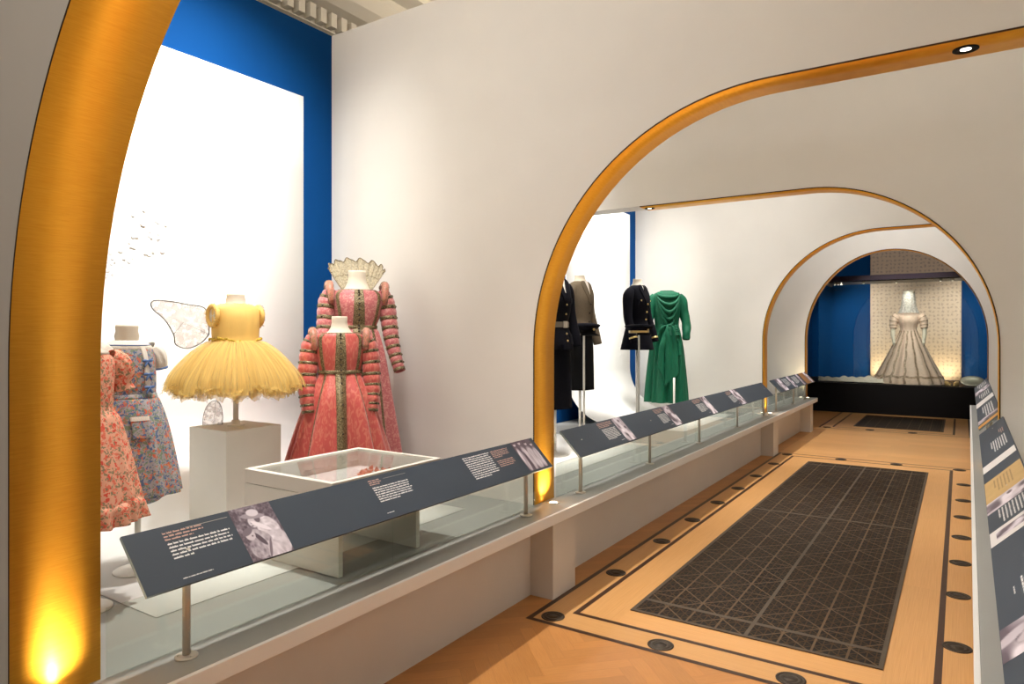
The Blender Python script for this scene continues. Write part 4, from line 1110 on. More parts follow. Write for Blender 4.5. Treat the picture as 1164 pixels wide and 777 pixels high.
# ------------------------------------------------------------------ glass topped case with its content
def vitrine():
    x0, x1, y0, y1 = -2.81, -2.215, 1.99, 2.715
    t = thing('glass_topped_case', 'cream low display case with glass top behind the nearest rail', 'display case', (-2.50, 2.295, ZP))
    X0, X1, Y0, Y1 = x0 + 2.50, x1 + 2.50, y0 - 2.295, y1 - 2.295
    zb, zj, zt = 0.25, 0.354, 0.421
    for ya in (2.035 - 2.295, 2.535 - 2.295):
        m = MB(); m.box(-0.26, 0.275, ya, ya + 0.024, 0.006, zb); obj('slab_leg', m, M['pedestal'], t, bevel=0.0015)
    m = MB(); w = 0.02
    m.box(X0, X1, Y0, Y1, zb, zb + 0.02)
    m.box(X0, X1, Y0, Y0 + w, zb + 0.02, zj); m.box(X0, X1, Y1 - w, Y1, zb + 0.02, zj); m.box(X0, X0 + w, Y0 + w, Y1 - w, zb + 0.02, zj); m.box(X1 - w, X1, Y0 + w, Y1 - w, zb + 0.02, zj)
    obj('tray', m, M['pedestal'], t)
    m = MB(); z0 = zj + 0.003; w = 0.028
    m.box(X0, X1, Y0, Y0 + w, z0, zt); m.box(X0, X1, Y1 - w, Y1, z0, zt); m.box(X0, X0 + w, Y0 + w, Y1 - w, z0, zt); m.box(X1 - w, X1, Y0 + w, Y1 - w, z0, zt)
    lid = obj('lid_frame', m, M['pedestal'], t, bevel=0.002)
    m = MB(); m.box(X0 + w, X1 - w, Y0 + w, Y1 - w, zt - 0.012, zt - 0.006); obj('glass_top', m, M['clear_glass'], lid)
    m = MB(); m.box(X0 + 0.02, X1 - 0.02, Y0 + 0.02, Y1 - 0.02, zb + 0.02, 0.327); obj('display_bed', m, M['white_sweep'], t)
    # content: coral coloured circlet of petals
    m = MB(); rr = random.Random(3)
    for i in range(130):
        a = rr.uniform(0, 2 * PI); r = 0.062 + rr.gauss(0, 0.012); q = Vector((r * 1.3 * math.cos(a), r * math.sin(a), 0.012 + abs(rr.gauss(0, 0.018))))
        d = Vector((rr.gauss(0, 1), rr.gauss(0, 1), rr.uniform(0, 1.2))).normalized(); s = d.cross(Vector((0.3, 0.2, 1))).normalized(); n = d.cross(s)
        l = rr.uniform(0.015, 0.03); w_ = l * 0.42
        m.add([q, q + d * l * 0.5 + s * w_ + n * 0.004, q + d * l, q + d * l * 0.5 - s * w_ + n * 0.004, q + d * l * 0.5 - n * 0.004], [(0, 1, 4), (1, 2, 4), (2, 3, 4), (3, 0, 4)], 0, True)
    m.tube([(0.08 * math.cos(a), 0.062 * math.sin(a), 0.008) for a in lin(0, 2 * PI, 28)], 0.007, 6, caps=False)
    o = obj('petal_circlet', m, M['coral'], loc=(-2.42, 2.47, ZP + 0.328), fix=False)
    tag(o, 'coral coloured petal circlet lying inside the glass topped case', 'headdress')
vitrine()

# ------------------------------------------------------------------ uniforms
def lapels(P, parent, mat, z0, z1, spread, w):
    for s in (-1, 1):
        m = MB(); t0, t1 = P.t_of(z0), P.t_of(z1)
        strip(m, P, lambda t_: s * (spread * (1 - (t_ - t0) / (t1 - t0)) + 0.10), lambda t_: w * (0.35 + 0.65 * math.sin(PI * min(1, max(0, (t_ - t0) / (t1 - t0))) * 0.8 + 0.3)), t0, t1, 0.009, 4, 16)
        part_label(obj('lapel', m, mat, parent), 'jacket lapel')
def buttons(P, parent, mat, zs, a=0.0, r=0.009):
    for z in zs:
        t_ = P.t_of(z); q = Vector(P(a, t_)) + normal(P, a, t_) * 0.004
        m = MB(); m.ball(q, r, nu=10, nv=6); obj('button', m, mat, parent)
def sleeves(t, parent, mat, path, cuff=None, fold=None):
    for s in (-1, 1):
        S = limb([(s * x, y, z, r) for (x, y, z, r) in path], fold or (lambda a, u: 1 + 0.035 * math.sin(7 * u + 2 * a) + 0.02 * math.sin(19 * u + a)))
        m = MB(); shell(m, S, 28, 30); sl = obj('sleeve', m, mat, parent, solid=0.003)
        if cuff:
            m = MB(); ring(m, S, 0.86, 0.90, 0.003, 24, 2); obj('cuff_band', m, cuff, t)
def shirt(t, P, z_top, z_v, mat):
    m = MB(); strip(m, P, 0.0, lambda u: 0.042 * (1 - (u - 0.0) / P.t_of(z_v)) + 0.004, 0.0, P.t_of(z_v), 0.003, 4, 10); obj('shirt_front', m, mat, t)

def belted_suit():
    t = thing('dressed_mannequin', 'navy belted uniform suit partly hidden behind the middle gold arch', 'mannequin', (-2.95, 5.17, ZP + 0.006), heading(-8))
    Sk = body([(0.98, 0.135, 0.105), (0.85, 0.162, 0.125), (0.70, 0.168, 0.13), (0.52, 0.17, 0.134), (0.405, 0.172, 0.137)], ripple(7, 0.03, 0.3, 2))
    m = MB(); shell(m, Sk, 72, 20); obj('skirt', m, M['navy'], t, solid=0.003)
    P = body([(1.535, 0.062, 0.058), (1.52, 0.11, 0.075), (1.49, 0.168, 0.088), (1.44, 0.180, 0.102), (1.36, 0.174, 0.126), (1.26, 0.160, 0.125), (1.13, 0.134, 0.105), (1.05, 0.158, 0.125), (0.95, 0.178, 0.142), (0.91, 0.182, 0.146)], ripple(6, 0.025, 0.6, 9))
    m = MB(); shell(m, P, 72, 40); j = obj('jacket', m, M['navy'], t, solid=0.004)
    neck_form(t, 0.055, 1.53, 1.60, 0.075)
    shirt(t, P, 1.53, 1.40, M['white_cotton'])
    lapels(P, j, M['navy'], 1.525, 1.33, 0.42, 0.032)
    m = MB(); ring(m, P, P.t_of(1.155), P.t_of(1.105), 0.006, 60, 3); b = obj('belt', m, M['belt'], j)
    m = MB(); tt = P.t_of(1.13); q = Vector(P(0, tt)); m.box(q.x - 0.026, q.x + 0.026, q.y - 0.014, q.y - 0.006, 1.102, 1.158); obj('buckle', m, M['steel'], t)
    buttons(P, j, M['brass'], (1.30, 1.22, 1.05, 0.99))
    for s in (-1, 1):
        m = MB(); strip(m, P, s * 0.62, 0.055, P.t_of(1.045), P.t_of(0.955), 0.007, 5, 6); obj('pocket', m, M['navy'], j)
        m = MB(); strip(m, P, s * 0.55, 0.042, P.t_of(1.36), P.t_of(1.31), 0.007, 5, 4); obj('pocket_flap', m, M['navy'], j)
    sleeves(t, j, M['navy'], [(0.145, 0, 1.475, 0.046), (0.185, 0.005, 1.41, 0.062), (0.21, 0.0, 1.25, 0.056), (0.228, -0.025, 1.11, 0.052), (0.225, -0.06, 1.0, 0.046), (0.222, -0.07, 0.94, 0.043)])
    stand(t, 0.6, 0.014, 0.12)
belted_suit()
def tweed_suit():
    t = thing('dressed_mannequin', 'grey brown tweed jacket over black skirt, right of the belted navy uniform', 'mannequin', (-3.28, 6.27, ZP), heading(-4))
    Sk = body([(1.10, 0.135, 0.105), (0.95, 0.158, 0.125), (0.75, 0.165, 0.13), (0.485, 0.168, 0.134)], ripple(7, 0.03, 0.3, 5))
    m = MB(); shell(m, Sk, 72, 18); obj('skirt', m, M['black_wool'], t, solid=0.003)
    P = body([(1.60, 0.062, 0.058), (1.585, 0.11, 0.075), (1.55, 0.165, 0.09), (1.49, 0.174, 0.108), (1.41, 0.168, 0.128), (1.31, 0.152, 0.12), (1.20, 0.134, 0.106), (1.12, 0.150, 0.12), (1.04, 0.166, 0.134)])
    m = MB(); shell(m, P, 72, 36); j = obj('jacket', m, M['tweed'], t, solid=0.004)
    neck_form(t, 0.055, 1.595, 1.66, 0.078); shirt(t, P, 1.6, 1.44, M['white_cotton'])
    lapels(P, j, M['tweed'], 1.59, 1.38, 0.42, 0.034); buttons(P, j, M['bead'], (1.36, 1.27, 1.18, 1.10), 0.0, 0.011)
    for s in (-1, 1):
        m = MB(); strip(m, P, s * 0.6, 0.045, P.t_of(1.13), P.t_of(1.09), 0.007, 5, 4); obj('pocket_flap', m, M['tweed'], j)
    sleeves(t, j, M['tweed'], [(0.14, 0, 1.535, 0.046), (0.182, 0.01, 1.46, 0.060), (0.205, 0.01, 1.31, 0.055), (0.22, -0.02, 1.17, 0.051), (0.22, -0.06, 1.04, 0.046), (0.218, -0.085, 0.95, 0.043)])
    stand(t, 0.7, 0.014, 0.12)
tweed_suit()
def officer_jacket():
    t = thing('dressed_mannequin', 'navy military jacket with flared hem on a white pole, left of the green dress', 'mannequin', (-3.2, 7.58, ZP + 0.006), heading(-8))
    P = body([(1.63, 0.062, 0.058), (1.615, 0.11, 0.075), (1.58, 0.165, 0.09), (1.53, 0.178, 0.105), (1.44, 0.172, 0.13), (1.34, 0.156, 0.122), (1.22, 0.134, 0.106), (1.13, 0.158, 0.128), (0.98, 0.19, 0.162), (0.865, 0.21, 0.186)], ripple(5, 0.05, 0.68, 14))
    m = MB(); shell(m, P, 80, 40); j = obj('jacket', m, M['navy'], t, solid=0.004)
    neck_form(t, 0.055, 1.625, 1.70, 0.08); shirt(t, P, 1.63, 1.46, M['white_cotton'])
    lapels(P, j, M['navy'], 1.62, 1.42, 0.42, 0.032); buttons(P, j, M['brass'], (1.40, 1.31, 1.22, 1.13, 1.05), 0.05, 0.012); buttons(P, j, M['brass'], (1.44,), -0.6, 0.01); buttons(P, j, M['brass'], (1.44,), 0.6, 0.01)
    m = MB(); strip(m, P, 0.0, 0.016, P.t_of(1.62), P.t_of(1.44), 0.008, 3, 10); obj('necktie', m, M['black_wool'], t)
    for s in (-1, 1):
        m = MB(); strip(m, P, s * 0.6, 0.045, P.t_of(1.45), P.t_of(1.36), 0.008, 5, 5); obj('breast_pocket', m, M['navy'], j)
        m = MB(); strip(m, P, s * 0.75, 0.05, P.t_of(1.06), P.t_of(1.02), 0.008, 5, 4); obj('pocket_flap', m, M['navy'], j)
    sleeves(t, j, M['navy'], [(0.145, 0, 1.565, 0.046), (0.185, 0.01, 1.49, 0.062), (0.21, 0.005, 1.33, 0.057), (0.232, -0.025, 1.19, 0.052), (0.235, -0.075, 1.05, 0.047), (0.235, -0.10, 0.96, 0.044)], M['brass'])
    stand(t, 0.95, 0.02, 0.13)
officer_jacket()
def cap_on_stand(loc, deg, h, lab_c, lab_s, band):
    t = thing('cap_stand', lab_s, 'stand', loc, 0)
    m = MB(); m.lathe([(0.010, 0.004), (0.010, h - 0.01), (0.03, h - 0.004), (0.03, h)], 14); obj('pole', m, M['pole'], t)
    m = MB(); m.lathe([(0.09, 0), (0.09, 0.005), (0.02, 0.008), (0.012, 0.012)], 28); obj('stand_base', m, M['pole'], t)
    c = thing('peaked_cap', lab_c, 'cap', (loc[0], loc[1], loc[2] + h + 0.001), heading(deg)); c.scale = (1.15,) * 3
    m = MB(); m.lathe([(0.080, 0.0), (0.084, 0.012), (0.086, 0.030), (0.100, 0.042), (0.122, 0.060), (0.126, 0.068), (0.115, 0.078), (0.06, 0.086), (0, 0.088)], 36, cap1=False, sy=1.12); obj('crown', m, M['navy'], c)
    m = MB(); m.lathe([(0.0865, 0.004), (0.088, 0.006), (0.089, 0.026), (0.0875, 0.028)], 36, cap0=False, cap1=False, sy=1.12); obj('cap_band', m, band, c)
    m = MB()
    m.grid(lambda a, k: ((0.086 + 0.035 * k * math.cos(a * 0.9)) * math.sin(a), -(0.095 + 0.052 * k * math.cos(a * 0.9)) * math.cos(a), 0.008 - 0.022 * k), lin(-1.15, 1.15, 20), [0, 0.5, 1.0])
    obj('peak', m, M['black_wool'], c, solid=0.003)
    m = MB(); m.ball((0, -0.108, 0.038), 0.014, s=(1, 0.4, 1.1)); obj('badge', m, M['brass'], c)
cap_on_stand((-2.95, 5.72, ZP + 0.006), -15, 1.05, 'dark navy cap held on a pole before the tweed jacket', 'thin white pole holding the cap before the black skirt', M['black_wool'])
cap_on_stand((-2.93, 6.98, ZP), -15, 1.06, 'dark cap with gold band on a pole before the navy military jacket', 'thin white pole holding the gold banded cap', M['brass'])

# ------------------------------------------------------------------ green draped dress
def green_dress():
    t = thing('dressed_mannequin', 'emerald green draped satin dress standing rightmost in the second bay', 'mannequin', (-3.2, 8.55, ZP + 0.006), heading(-58))
    fo = ripple(12, 0.22, 0.42, 31, 0.7)
    P = body([(1.61, 0.070, 0.06), (1.595, 0.125, 0.078), (1.56, 0.178, 0.095), (1.49, 0.190, 0.12), (1.40, 0.180, 0.135), (1.30, 0.168, 0.128), (1.17, 0.150, 0.118), (1.08, 0.168, 0.14), (0.90, 0.20, 0.17), (0.65, 0.225, 0.20), (0.40, 0.245, 0.222), (0.17, 0.258, 0.236)], fo)
    m = MB(); shell(m, P, 120, 56); dr = obj('dress', m, M['green_silk'], t, solid=0.003)
    neck_form(t, 0.06, 1.595, 1.615, 0.066)
    # cowl folds
    for k in range(5):
        m = MB(); z0 = 1.575 - 0.015 * k; pts = []
        for i in range(25):
            u = -1 + 2 * i / 24; a = u * (0.95 - 0.05 * k); dep = 0.06 + 0.075 * k
            z = z0 - dep * (1 - u * u); q = Vector(P(a, P.t_of(z))); n = normal(P, a, P.t_of(z)); pts.append(q + n * (0.010 + 0.012 * (1 - u * u)))
        m.tube(pts, [0.010 + 0.012 * math.sin(PI * i / 24) for i in range(25)], 8); obj('cowl_fold', m, M['green_silk'], dr)
    # cascading swag from the waist
    def swag(k, u):
        a = -0.15 + 0.75 * k; zt = 1.16 - 0.10 * abs(k) * 0; zb = 0.36 + 0.42 * abs(k - 0.05) + 0.03 * math.sin(9 * k)
        z = zt + (zb - zt) * u; tt = P.t_of(z); w = 0.35 + 0.65 * min(1, u * 1.8)
        aa = -0.05 + (a + 0.05) * w; q = Vector(P(aa, tt)); n = normal(P, aa, tt)
        return tuple(q + n * (0.030 + 0.026 * math.sin(k * 12 + u * 1.3) + 0.03 * math.sin(PI * min(1, u * 3)) * (1 - u)))
    m = MB(); m.grid(swag, lin(-1.0, 1.0, 48), lin(0, 1, 26)); obj('waist_swag', m, M['green_silk'], dr, solid=0.004)
    m = MB()
    for k in range(6):
        pts = []
        for u in lin(-1, 1, 16):
            z = 1.17 - 0.022 * k - 0.03 * (1 - u * u); a = 0.15 + u * 0.8; tt = P.t_of(z); pts.append(Vector(P(a, tt)) + normal(P, a, tt) * (0.012 + 0.012 * (1 - u * u)))
        m.tube(pts, [0.006 + 0.010 * math.sin(PI * i / 16) for i in range(17)], 7)
    obj('waist_gathers', m, M['green_silk'], dr)
    m = MB(); ring(m, P, 0.0, 0.04, 0.006, 60, 2); obj('neck_band', m, M['green_silk'], dr)
    sleeves(t, dr, M['green_silk'], [(0.15, 0, 1.55, 0.048), (0.196, 0.005, 1.475, 0.066), (0.222, 0.0, 1.32, 0.062), (0.245, -0.03, 1.18, 0.058), (0.235, -0.08, 1.06, 0.052), (0.225, -0.10, 0.98, 0.046)], None, lambda a, u: 1 + 0.07 * math.sin(26 * u + 2 * a) * (0.3 + 0.7 * u))
    m = MB(); m.lathe([(0.013, 0.0), (0.013, 0.50)], 14, 0.03, -0.30); part_label(obj('support_pole', m, M['pole'], t), 'white pole under the swag')
    stand(t, 0.6, 0.014, 0.12)
green_dress()

# ------------------------------------------------------------------ bridal display at the end
YB = 15.5
m = MB(); m.box(-2.965, 1.495, 0, 2.1, 0, 0.6)
o = obj('black_plinth', m, M['black'], loc=(0, YB, 0), bevel=0.004); tag(o, 'wide black plinth under the white wedding gown', 'plinth')
m = MB(); m.box(-3.05, 1.6, 17.62, 17.7, 0, 4.4); struct(obj('wall_back', m, M['blue_wall']))
m = MB(); m.box(-3.05, -2.97, 12.56, 17.62, 0, 4.4); struct(obj('wall_bridal_left', m, M['blue_wall']))
m = MB(); m.box(1.5, 1.6, 12.56, 17.62, 0, 4.4); struct(obj('wall_bridal_right', m, M['blue_wall']))
def patterned_panel():
    mt = bpy.data.materials.new('sprigged_cloth'); N, L = nt(mt); b = N['Principled BSDF']; b.inputs['Roughness'].default_value = 0.8
    tc = N.new('ShaderNodeTexCoord'); mp = N.new('ShaderNodeMapping'); mp.inputs['Scale'].default_value = (1, 1, 1); L.new(tc.outputs['Object'], mp.inputs[0])
    sx = N.new('ShaderNodeSeparateXYZ'); cb = N.new('ShaderNodeCombineXYZ'); L.new(mp.outputs[0], sx.inputs[0]); L.new(sx.outputs[0], cb.inputs[0]); L.new(sx.outputs[2], cb.inputs[1])
    v = N.new('ShaderNodeTexVoronoi'); v.voronoi_dimensions = '2D'; v.inputs['Scale'].default_value = 12; v.inputs['Randomness'].default_value = 0.35; L.new(cb.outputs[0], v.inputs['Vector'])
    n = N.new('ShaderNodeTexNoise'); n.inputs['Scale'].default_value = 40; L.new(mp.outputs[0], n.inputs[0])
    ad = N.new('ShaderNodeMath'); ad.operation = 'ADD'; L.new(v.outputs['Distance'], ad.inputs[0]); L.new(n.outputs['Fac'], ad.inputs[1])
    r = N.new('ShaderNodeValToRGB'); e = r.color_ramp.elements; e[0].position = 0.60; e[0].color = rgb(170, 154, 146); e[1].position = 0.85; e[1].color = rgb(206, 186, 168)
    L.new(ad.outputs[0], r.inputs[0]); L.new(r.outputs[0], b.inputs['Base Color'])
    m = MB(); m.grid(lambda x, z: (x, -0.012 - 0.006 * math.sin(x * 7) - 0.008 * math.sin(x * 3 + 1), z), lin(-1.72, 0.02, 60), [0.61, 2, 4.3])
    o = obj('sprigged_backdrop', m, mt, loc=(0, 17.55, 0), solid=0.006); tag(o, 'tall sprigged cream cloth backdrop behind the wedding gown', 'backdrop')
patterned_panel()
def glass_case():
    t = thing('glass_display_case', 'large glass case with dark purple top rail around the wedding gown', 'display case', (-0.95, YB + 0.04, 0.6))
    m = MB(); m.box(-1.55, -0.005, -0.006, 0.006, 0.001, 2.1); m.box(0.005, 1.5, -0.006, 0.006, 0.001, 2.1); obj('front_pane', m, M['glass'], t)
    m = MB(); m.box(-1.556, -1.545, 0.006, 1.75, 0.001, 2.1); obj('side_pane', m, M['glass'], t)
    m = MB(); m.box(1.495, 1.506, 0.006, 1.75, 0.001, 2.1); obj('side_pane', m, M['glass'], t)
    m = MB(); m.box(-1.58, 1.53, -0.03, 0.03, 2.10, 2.20); obj('top_rail', m, M['rail_purple'], t)
    m = MB(); m.box(-1.58, 1.53, 0.03, 1.78, 2.14, 2.20); m.box(-1.58, -1.53, 0.03, 1.78, 2.10, 2.14); m.box(1.48, 1.53, 0.03, 1.78, 2.10, 2.14); obj('case_roof', m, M['case_grey'], t)
    m = MB(); m.box(-1.5, 1.45, 0.50, 0.53, 2.115, 2.14); obj('light_track', m, M['black'], t)
    for x in (-1.30, -1.24, -1.18, -0.75, -0.15, 0.62, 0.82, 1.32):
        m = MB(); m.lathe([(0.02, 0), (0.024, -0.02), (0.024, -0.05), (0.02, -0.055)], 14, cap1=False)
        for i, v in enumerate(m.v): m.v[i] = (x + v[0], 0.50 + v[1] - 0.1 * v[2], 2.115 + v[2])
        s_ = obj('spot_head', m, M['steel'], t)
        m = MB(); m.lathe([(0.018, -0.056), (0, -0.057)], 12, x, 0.506, cap0=False, cap1=False)
        for i, v in enumerate(m.v): m.v[i] = (v[0], v[1], v[2] + 2.115)
        obj('spot_lens', m, M['small_lens'], s_)
glass_case()
M['satin'] = brocade('satin', rgb(226, 196, 182), rgb(204, 180, 164), 22, 0.5, rough=0.5)
M['silver_embroidery'] = beaded('silver_embroidery', rgb(150, 126, 110), rgb(206, 184, 164), 30, 0.1)
M['veil'] = tulle('veil', rgb(214, 212, 214), 0.72, 40)
M['silver'] = principled('silver', rgb(196, 190, 178), 0.35, metal=0.7)
M['gold_leather'] = principled('gold_leather', rgb(196, 164, 112), 0.4, metal=0.5)
def bride():
    t = thing('dressed_mannequin', 'cream embroidered wedding gown with veil and tiara in the glass case', 'mannequin', (-0.89, 16.2, 0.601), heading(-88))
    fo = ripple(15, 0.07, 0.34, 77, 0.7)
    P = body([(1.455, 0.085, 0.07), (1.44, 0.15, 0.09), (1.405, 0.205, 0.105), (1.34, 0.205, 0.13), (1.26, 0.188, 0.14), (1.14, 0.150, 0.12), (1.05, 0.160, 0.13), (0.92, 0.215, 0.20), (0.68, 0.33, 0.32), (0.40, 0.46, 0.43), (0.14, 0.59, 0.53), (0.0, 0.64, 0.56)], fo)
    m = MB(); shell(m, P, 160, 60); g = obj('gown', m, M['satin'], t, solid=0.004)
    m = MB()
    for k in range(15):
        a = -PI + 2 * PI * k / 15 + 0.1
        strip(m, P, lambda t_, a=a: a + 0.02 * math.sin(t_ * 60), lambda t_: 0.004 + 0.02 * t_, 0.52, 0.985, 0.006, 3, 40)
    obj('embroidered_stripes', m, M['silver_embroidery'], g)['kind'] = 'stuff'
    m = MB()
    for z in (0.15,):
        w = 0.009; tt = P.t_of(z); ring(m, P, tt - w, tt + w, 0.004, 140, 2, wob=lambda a: 0.004 * math.sin(15 * a))
    obj('embroidered_bands', m, M['silver_embroidery'], g)
    m = MB(); ring(m, P, 0.0, 0.06, 0.006, 60, 2); obj('pearl_neckline', m, M['silver_embroidery'], g)
    for s in (-1, 1):
        S = limb([(s * x, y, z, r) for x, y, z, r in [(0.19, 0, 1.39, 0.072), (0.245, 0.0, 1.32, 0.084), (0.27, -0.01, 1.21, 0.074), (0.275, -0.03, 1.12, 0.062)]], lambda a, u: 1 + 0.04 * math.sin(5 * a + 20 * u))
        m = MB(); shell(m, S, 30, 20); sl = obj('sleeve', m, M['satin'], g, solid=0.003)
        m = MB(); 
        for u in (0.25, 0.5, 0.75, 0.96): ring(m, S, u - 0.03, u + 0.03, 0.005, 28, 2)
        obj('sleeve_band', m, M['silver_embroidery'], t)
        A = limb([(s * x, y, z, r) for x, y, z, r in [(0.275, -0.02, 1.16, 0.044), (0.28, -0.05, 1.03, 0.040), (0.272, -0.08, 0.92, 0.033), (0.262, -0.095, 0.86, 0.028)]])
        m = MB(); shell(m, A, 20, 14); gl = obj('gloved_arm', m, M['white_cotton'], t)
        m = MB(); hb = Vector((s * 0.262, -0.096, 0.862))
        m.tube([hb + Vector((0, 0, 0.01)), hb + Vector((0, -0.006, -0.03)), hb + Vector((-s * 0.003, -0.012, -0.062))], [0.026, 0.031, 0.024], 10)
        for f in range(4):
            o_ = hb + Vector((-s * 0.002, -0.03 + 0.016 * f, -0.058)); ln = (0.05, 0.058, 0.054, 0.042)[f]
            m.tube([o_, o_ + Vector((-s * 0.006, -0.002, -ln * 0.5)), o_ + Vector((-s * 0.020, -0.002, -ln))], [0.0085, 0.008, 0.006], 7)
        m.tube([hb + Vector((0, -0.02, -0.012)), hb + Vector((-s * 0.01, -0.045, -0.035)), hb + Vector((-s * 0.02, -0.05, -0.06))], [0.010, 0.009, 0.007], 7)
        obj('gloved_hand', m, M['white_cotton'], gl)
    # covered head with a veil and tiara
    m = MB(); m.lathe([(0.075, 1.44), (0.06, 1.50), (0.056, 1.56), (0.07, 1.60), (0.088, 1.66), (0.093, 1.74), (0.088, 1.81), (0.06, 1.87), (0.0, 1.89)], 28, 0, 0.0, cap1=False, sy=1.12); obj('head_form', m, M['form'], t)
    V = body([(1.90, 0.03, 0.03), (1.885, 0.09, 0.10), (1.83, 0.112, 0.125), (1.72, 0.125, 0.135), (1.60, 0.14, 0.14), (1.50, 0.165, 0.14), (1.44, 0.19, 0.15)], ripple(12, 0.07, 0.25, 5))
    m = MB(); shell(m, V, 80, 20); v = obj('veil', m, M['veil'], t)
    m = MB(); pts = [(0.108 * math.sin(a), -0.118 * math.cos(a), 1.835) for a in lin(-1.6, 1.6, 24)]; m.tube(pts, 0.006, 6)
    for i, p in enumerate(pts):
        m.tube([p, (p[0] * 1.02, p[1] * 1.02, p[2] + 0.03 + 0.03 * (i % 3 == 0))], [0.005, 0.003], 6); m.ball((p[0] * 1.02, p[1] * 1.02, p[2] + 0.035 + 0.03 * (i % 3 == 0)), 0.008, nu=8, nv=5)
    obj('tiara', m, M['silver'], t)
    # train swept to the left over the plinth
    m = MB(); 
    def train(u, k):
        x = -0.42 - 1.22 * u; wd = 0.36 - 0.10 * u
        y = -0.20 + 0.55 * u * 0.3 + (k - 0.5) * 2 * wd * 0.8
        e = math.sin(PI * k); h = (0.02 + 0.10 * e) * (1 - 0.45 * u) + 0.022 * e * math.sin(17 * u + 7 * k) + 0.016 * e * math.sin(31 * u - 11 * k)
        return (x, y, max(0.004, h))
    m.grid(train, lin(0, 1, 60), lin(0, 1, 26)); obj('train', m, M['veil'] if False else M['lace_white'], t, solid=0.003)
M['lace_white'] = brocade('lace_white', rgb(216, 204, 194), rgb(240, 232, 224), 35, 0.7, rough=0.8, bump=0.5)
bride()
def shoe(x, y, deg, label):
    t = thing('evening_shoe', label, 'shoe', (x, y, 0.601), heading(deg), 'pair of gold shoes')
    U = body([(0.085, 0.030, 0.036, 0, 0.075), (0.075, 0.034, 0.06, 0, 0.05), (0.055, 0.038, 0.095, 0, 0.01), (0.03, 0.040, 0.12, 0, -0.015), (0.006, 0.036, 0.122, 0, -0.02)])
    m = MB(); shell(m, U, 30, 12); obj('upper', m, M['gold_leather'], t, solid=0.002)
    m = MB(); m.lathe([(0.012, 0), (0.012, 0.01), (0.014, 0.03), (0.024, 0.06)], 12, 0, 0.085); obj('heel', m, M['gold_leather'], t)
    m = MB(); m.lathe([(0.038, 0.0), (0.038, 0.006)], 24, 0, -0.02, sy=3.1); obj('sole', m, M['black'], t)
    m = MB(); m.ball((0, -0.10, 0.055), 0.02, s=(1.3, 0.6, 0.8)); obj('bow', m, M['gold_leather'], t)
shoe(-0.215, 15.85, -70, 'gold evening shoe beside the hem of the wedding gown')
shoe(-0.07, 15.83, -105, 'gold evening shoe between its pair and the oval plaque')
m = MB(); m.lathe([(0.0, 0.0), (0.10, 0.0), (0.185, 0.012), (0.19, 0.02), (0.17, 0.022), (0.10, 0.012), (0.0, 0.010)], 40, cap0=False, cap1=False, sx=1.05, sy=0.62)
for i, v in enumerate(m.v):
    a = math.radians(52); m.v[i] = (v[0], v[1] * math.cos(a) - v[2] * math.sin(a), v[1] * math.sin(a) + v[2] * math.cos(a) + 0.094)
o = obj('oval_dish', m, M['silver'], loc=(0.19, 15.86, 0.601)); tag(o, 'pale oval dish leaning on the black plinth right of the gold shoes', 'dish')
# ------------------------------------------------------------------ gallery lighting
NEU = (1, 0.965, 0.92)
for (y0, y1) in ((1.39, 3.28), (4.29, 6.18), (7.19, 9.08)):
    yc = (y0 + y1) / 2
    area((-2.6, yc, 4.35), (-3.97, yc, 2.25), 48, 1.0, 0.15, (1, 0.99, 0.97), 'wall_wash', 75)
    spot((-1.9, yc - 1.0, 4.4), (-3.2, yc - 0.1, 1.2), 26, 60, 0.9, 0.08, NEU)
    # unseen right bay: washes added so its white wall bounces light leftward
    area((0.75, yc, 4.35), (2.05, yc, 2.0), 20, 1.0, 0.15, (1, 0.98, 0.95), 'wall_wash', 90)
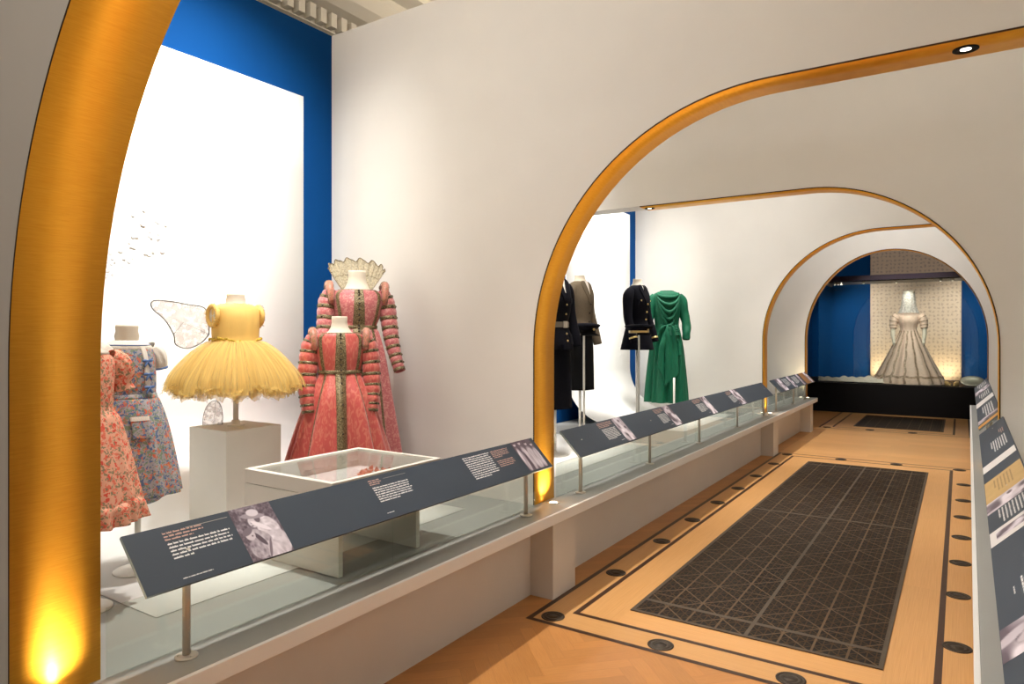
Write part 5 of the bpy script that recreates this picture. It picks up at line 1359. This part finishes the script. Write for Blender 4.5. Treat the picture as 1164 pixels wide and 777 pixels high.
# washes added to brighten the partition faces
for (x, y, yt, e) in ((-2.0, 0.9, 3.59, 16), (-0.6, 4.3, 6.5, 3), (-2.2, 7.1, 9.4, 22), (-0.9, 10.2, 12.36, 28)):
    area((x, y, 4.45), (x - 0.3, yt, 2.0), e, 1.8, 0.3, (0.96, 0.98, 1.0), 'wall_wash', 120)
for yc in (2.2, 5.1, 8.0, 11.0):
    area((0.1, yc, 4.6), (-0.9, yc, 0), 4, 1.6, 1.6, (1, 0.95, 0.88))  # overhead fill added for general ambient light
area((-1.0, -1.6, 4.2), (-1.4, 1.5, 0.6), 34, 2.0, 1.0, (1, 0.95, 0.88))  # fill added behind the camera for the near arch front
for yc in (2.0, 5.1, 7.95, 10.8):
    spot((-2.62, yc, 4.5), (-1.15, yc + 0.2, 0.0), 460, 66, 0.8, 0.03, (1, 0.95, 0.89))
# added uplights, unseen above the partitions, brightening cornice and ceiling
for yc in (1.2, 5.2, 9.0): area((-3.0, yc, 4.0), (-3.8, yc, 4.75), 12, 1.6, 0.3, (1, 0.86, 0.66), 'cornice_fill')
# end display
for x in (-1.9, 0.1): spot((x, 13.0, 3.7), (-0.9, 16.2, 1.1), 260, 45, 0.8, 0.05, (1, 0.90, 0.80))  # added from the front to brighten the lower gown
spot((-0.9, 15.75, 2.66), (-0.9, 16.6, 1.0), 30, 95, 0.8, 0.04, (1, 0.90, 0.76))
for x in (-1.9, 0.1): spot((x, 16.3, 2.66), (x * 0.8, 17.55, 1.7), 85, 110, 0.8, 0.04, (1, 0.90, 0.78))
for x in (-1.5, -0.25): spot((x, 17.2, 0.63), (x, 17.6, 1.1), 22, 140, 0.9, 0.04, (1, 0.78, 0.5), 'footlight')
spot((-0.9, 13.4, 4.2), (-0.9, 17.6, 3.2), 130, 60, 0.8, 0.05, (1, 0.88, 0.72))
spot((-2.1, 16.0, 2.66), (-2.35, 17.6, 1.3), 70, 80, 0.9, 0.05, (1, 0.95, 0.9))
spot((0.4, 16.0, 2.66), (0.5, 17.6, 1.3), 45, 80, 0.9, 0.05, (1, 0.95, 0.9))
